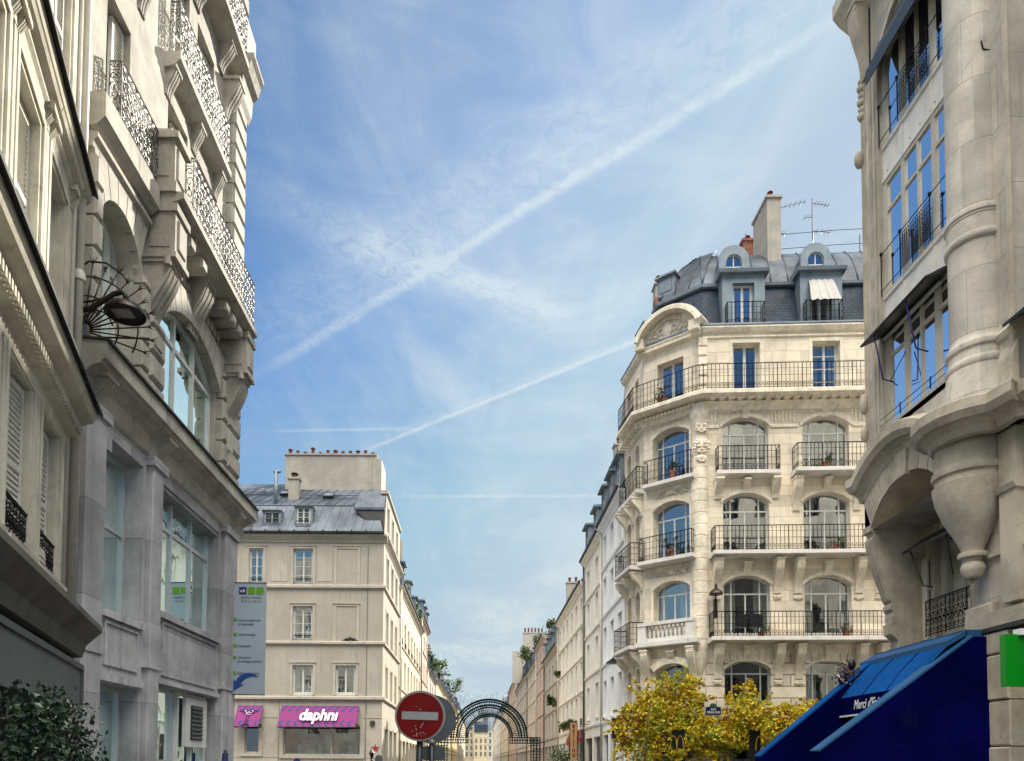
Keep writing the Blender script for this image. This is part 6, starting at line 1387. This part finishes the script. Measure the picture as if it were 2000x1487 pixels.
def rrect(x0, x1, z0, z1, r_=.04): return [(x1-r_+r_*math.cos(R(a)), z1-r_+r_*math.sin(R(a))) for a in (0, 30, 60, 90)]+[(x0+r_+r_*math.cos(R(a)), z1-r_+r_*math.sin(R(a))) for a in (90, 120, 150, 180)]+[(x0+r_+r_*math.cos(R(a)), z0+r_+r_*math.sin(R(a))) for a in (180, 210, 240, 270)]+[(x1-r_+r_*math.cos(R(a)), z0+r_+r_*math.sin(R(a))) for a in (270, 300, 330, 360)]
t.py(rrect(-.13, .17, 1.61, 1.80), -.02, .0); t.py(rrect(-.13, .17, 1.38, 1.59), -.02, .0); t.py(rrect(-.118, .158, 1.622, 1.788), -.026, -.02); t.build('plate', 'signgrey', s2)
t = MB(); t.lathe(0, -.06, [(.036, 1.83), (.046, 1.84), (.046, 1.87), (.036, 1.88)], 12); t.build('clamp', 'signrim', s2)
# ------------------------------------------------------------------ autumn vine on the corner building
rnd = random.Random(21); vn = thing('autumn_vine', 'large yellow and green autumn vine covering the corner building shopfront', 'plant', (9, 28.2, 0)); pts = []
def mid(px, py, Y): return ((px-932)*Y/1444-9, Y-28.2, 1.6+(1487-py)*Y/1444)
ell = [(1235, 1420, 34, 38), (1265, 1400, 45, 48), (1262, 1362, 16, 14), (1300, 1420, 50, 62), (1305, 1350, 25, 32), (1345, 1330, 14, 18), (1345, 1375, 32, 48), (1350, 1430, 45, 40), (1400, 1430, 45, 32), (1440, 1400, 32, 42), (1465, 1350, 18, 24), (1470, 1390, 38, 36), (1495, 1425, 40, 40),
       (1540, 1415, 42, 34), (1570, 1395, 38, 26), (1605, 1390, 30, 24), (1250, 1455, 28, 30), (1300, 1465, 40, 22), (1355, 1462, 22, 20), (1400, 1462, 20, 24), (1440, 1446, 24, 18), (1590, 1430, 50, 34), (1600, 1465, 28, 20), (1640, 1400, 40, 30), (1640, 1440, 40, 40), (1230, 1390, 20, 18)]
ell += [(1420, 1440, 60, 26), (1520, 1440, 60, 26), (1375, 1400, 14, 26), (1290, 1385, 45, 30), (1215, 1440, 14, 22)]
wts = [a[2]*a[3] for a in ell]; ph = [rnd.uniform(0, 6.28) for _ in ell]
def keep(x, y): return not ((1374 < x < 1410 and 1366 < y < 1398) or (1423 < y < 1462 and (1312 < x < 1338 or 1462 < x < 1486)))
def put(x, y, dep, j=0):
    if keep(x, y): pts.append(mid(x, y, dep+(max(0, 1330-x)*.016)))
while len(pts) < 20000:
    i = rnd.choices(range(len(ell)), wts)[0]; px_, py_, rx_, ry_ = ell[i]; an = rnd.uniform(0, 6.283)
    rag = 1+.16*math.sin(3*an+ph[i])+.14*math.sin(7*an+2*ph[i])+.08*math.sin(13*an+5*ph[i]); q = rnd.random()**.5
    x, y = px_+rx_*q*rag*math.cos(an), py_+ry_*q*rag*math.sin(an); put(x, y, 28.75-.8*max(0, 1-q*q)**.5*min(1, rx_/38)*rnd.uniform(.5, 1.1))
for k in range(230): # shoots that break out of the mass
    i = rnd.randrange(len(ell)); px_, py_, rx_, ry_ = ell[i]; an = rnd.uniform(0, 6.283); x, y = px_+rx_*.9*math.cos(an), py_+ry_*.9*math.sin(an); dx, dy = math.cos(an)*1.6+rnd.uniform(-.8, .8), math.sin(an)*1.5+rnd.uniform(-.9, .6); dep = 28.1+rnd.random()*.5
    for q in range(rnd.randint(8, 20)):
        for w in range(2): put(x+rnd.gauss(0, 2), y+rnd.gauss(0, 2), dep)
        x += dx; y += dy; dy += .07; dep += rnd.uniform(-.02, .02)
t = MB(); leaf_cloud(t, pts, .125, rnd); t.build('foliage', 'leafy', vn)
t = MB()
for x0, x1 in ((-2.6, -2.4), (-1.2, -1.0), (.4, .1), (1.6, 1.8), (3.4, 3.2), (4.6, 5.0)): t.tube([(x0, .6, 0), (x0*.7+x1*.3, .5, 1.5), (x1, .4, 3.2), (x1+.2, .45, 4.0)], .035, 6, r1=.015)
t.build('stem', 'bark', vn)
# golden arches panels
def arches(mb, x, z, w, h_, y, m=0):
    for s in (-1, 1):
        mb.tube([(x+s*w*(.5-.5*abs(k/12-0)*1)-0 if False else x+s*w*.25+w*.25*math.cos(math.pi*k/12)*1.0, y, z+h_*math.sin(math.pi*k/12)**.75) for k in range(13)], w*.045, 5, m)
for l, (x, y, z), w, rz, cat in (('black panel with yellow double arch left of the vine trunk', (7.68, 28.45, 1.75), .95, R(-20), 1), ('black panel with yellow double arch in the middle of the vine', (10.95, 28.35, 1.75), .95, R(-3), 1)):
    o = thing('arch_logo_panel', l, 'sign', (x, y, z), rz, 'double arch shop signs'); t = MB(); t.box(-w/2-.1, w/2+.1, .05, .1, 0, 1.15); t.build('panel', 'black', o); t = MB(); arches(t, 0, .32, .5, .55, .03); t.build('double_arch', 'gold', o)
o = thing('projecting_arch_sign', 'black projecting sign with a yellow double arch on the white house', 'sign', (6.15, 33.6, 2.65), 0, 'double arch shop signs'); t = MB(); t.box(-.02, .95, 0, .12, 0, .95); t.build('panel', 'black', o); t = MB(); arches(t, .42, .18, .62, .62, -.02); t.build('double_arch', 'gold', o)
# street plaque, wall lamps, chairs, bulb, towel
pq = thing('street_name_plaque', 'blue enamel street plaque with white letters above the autumn vine', 'sign', (9.22, 28.86, 3.62), tf); t = MB(); t.py(rrect(-.27, .27, -.14, .14, .03), -.03, 0); t.build('plate', 'plaque', pq); t = MB(); t.py(rrect(-.29, .29, -.16, .16, .03), -.02, .005); t.py(arc_pts(-.15, .15, .3, .13, 8)+[(.15, .14), (-.15, .14)], -.03, 0); t.build('plate_border', 'plaqueg', pq)
text('lettering', 'RUE', .11, 'white', pq, (0, -.034, .055), (R(90), 0, 0), .001, bold=.003); text('lettering', 'RÉAUMUR', .12, 'white', pq, (0, -.034, -.06), (R(90), 0, 0), .001, .88, bold=.003)
lp = thing('mushroom_wall_lamp', 'dark mushroom shaped wall lamp beside the balcony on the corner building', 'wall lamp', (9.3, 28.65, 7.25), 0, 'mushroom wall lamps'); t = MB(); t.box(-.05, .05, 0, .2, 0, .75); t.tube([(0, .1, .7), (0, .0, 1.0)], .03, 6); t.build('bracket', 'lampb', lp)
t = MB(); t.lathe(0, 0, [(.0, .93), (.24, .9), (.27, .93), (.25, 1.0), (.12, 1.12), (.06, 1.16), (.05, 1.28), (.03, 1.34), (0, 1.36)], 18); t.build('lamp_head', 'lampb', lp)
lp = thing('mushroom_wall_lamp', 'dark mushroom shaped wall lamp at the edge of the white house', 'wall lamp', (6.1, 33.2, 5.9), 0, 'mushroom wall lamps'); t = MB(); t.tube([(.5, .1, .45), (.3, .05, .55), (0, 0, .5), (0, 0, .4)], .025, 6); t.build('bracket', 'lampb', lp); t = MB(); t.lathe(0, 0, [(0, .18), (.32, .14), (.33, .18), (.15, .3), (.06, .38), (0, .4)], 16); t.build('lamp_head', 'lampb', lp)
def chair(x, z, l, m_):
    c = fr.p(x, -.3); o = thing('balcony_chair', l, 'chair', (c[0]+OX, c[1]+OY, z), tf, 'chairs on the balcony'); t = MB(); t.box(-.2, .2, -.18, .2, .4, .46); t.build('seat', m_, o); t = MB(); t.prism([(-.2, -.2, .46), (.2, -.2, .46), (.22, -.24, .8), (.14, -.25, .88), (-.14, -.25, .88), (-.22, -.24, .8)], [(-.2, -.17, .46), (.2, -.17, .46), (.22, -.21, .8), (.14, -.22, .88), (-.14, -.22, .88), (-.22, -.21, .8)]); t.build('backrest', m_, o)
    for a in (-.17, .17):
        for b in (-.15, .17): t = MB(); t.bar((a, b, 0), (a, b, .4), .015); t.build('leg', 'iron', o)
chair(1.3, 6.47, 'dark chair on the lowest balcony, left of the pair', 'dframe'); chair(1.85, 6.47, 'dark chair on the lowest balcony, right of the pair', 'dframe')
chair(4.95, 6.47, 'white draped chair on the lowest balcony before the open window', 'cloth')
c = fr.p(4.55, .9); o = thing('orange_bulb_lamp', 'round orange lamp inside the window above the vine', 'lamp', (c[0]+OX, c[1]+OY, 3.95)); t = MB(); t.blob((0, 0, 0), .17, .17, .2, 0, 14, 9); t.build('lamp_shade', 'orange', o); t = MB(); t.lathe(0, 0, [(.012, .2), (.012, 1.3)], 5); t.lathe(0, 0, [(.07, .16), (.02, .32)], 8); t.build('cord', 'brown', o)
c = fr.p(1.0, -.35); 
for i, (x, y, z, l) in enumerate(((2.15, -.2, 6.47, 'small box hedge pot at the middle of the lowest balcony'), (5.3, -.35, 6.47, 'small plant pot right of the white draped chair'), (4.6, -.3, 13.12, 'dark potted plant on the small upper right balcony'), (5.0, -.3, 9.87, 'trailing plant pot on the long middle balcony'), (-2.7, .0, 0, ''))):
    if l: c = fr.p(x, y); plant(l, (c[0]+OX, c[1]+OY, z), .3, .6, 'leafg', 90, 50+i, group='pots on the corner building balconies', leaf=.08)
for i, (x, y, z, l) in enumerate(((1.0, -.25, 16.3, 'dark bush on the top chamfer balcony'), (1.4, -.2, 13.15, 'dark bush on the fourth floor chamfer balcony'), (1.3, -.3, 9.9, 'dark bush on the third floor chamfer balcony'))):
    c = fc.p(x, y); plant(l, (c[0]+OX, c[1]+OY, z), .35, .8, 'leafd', 130, 60+i, group='pots on the corner building balconies', leaf=.09)
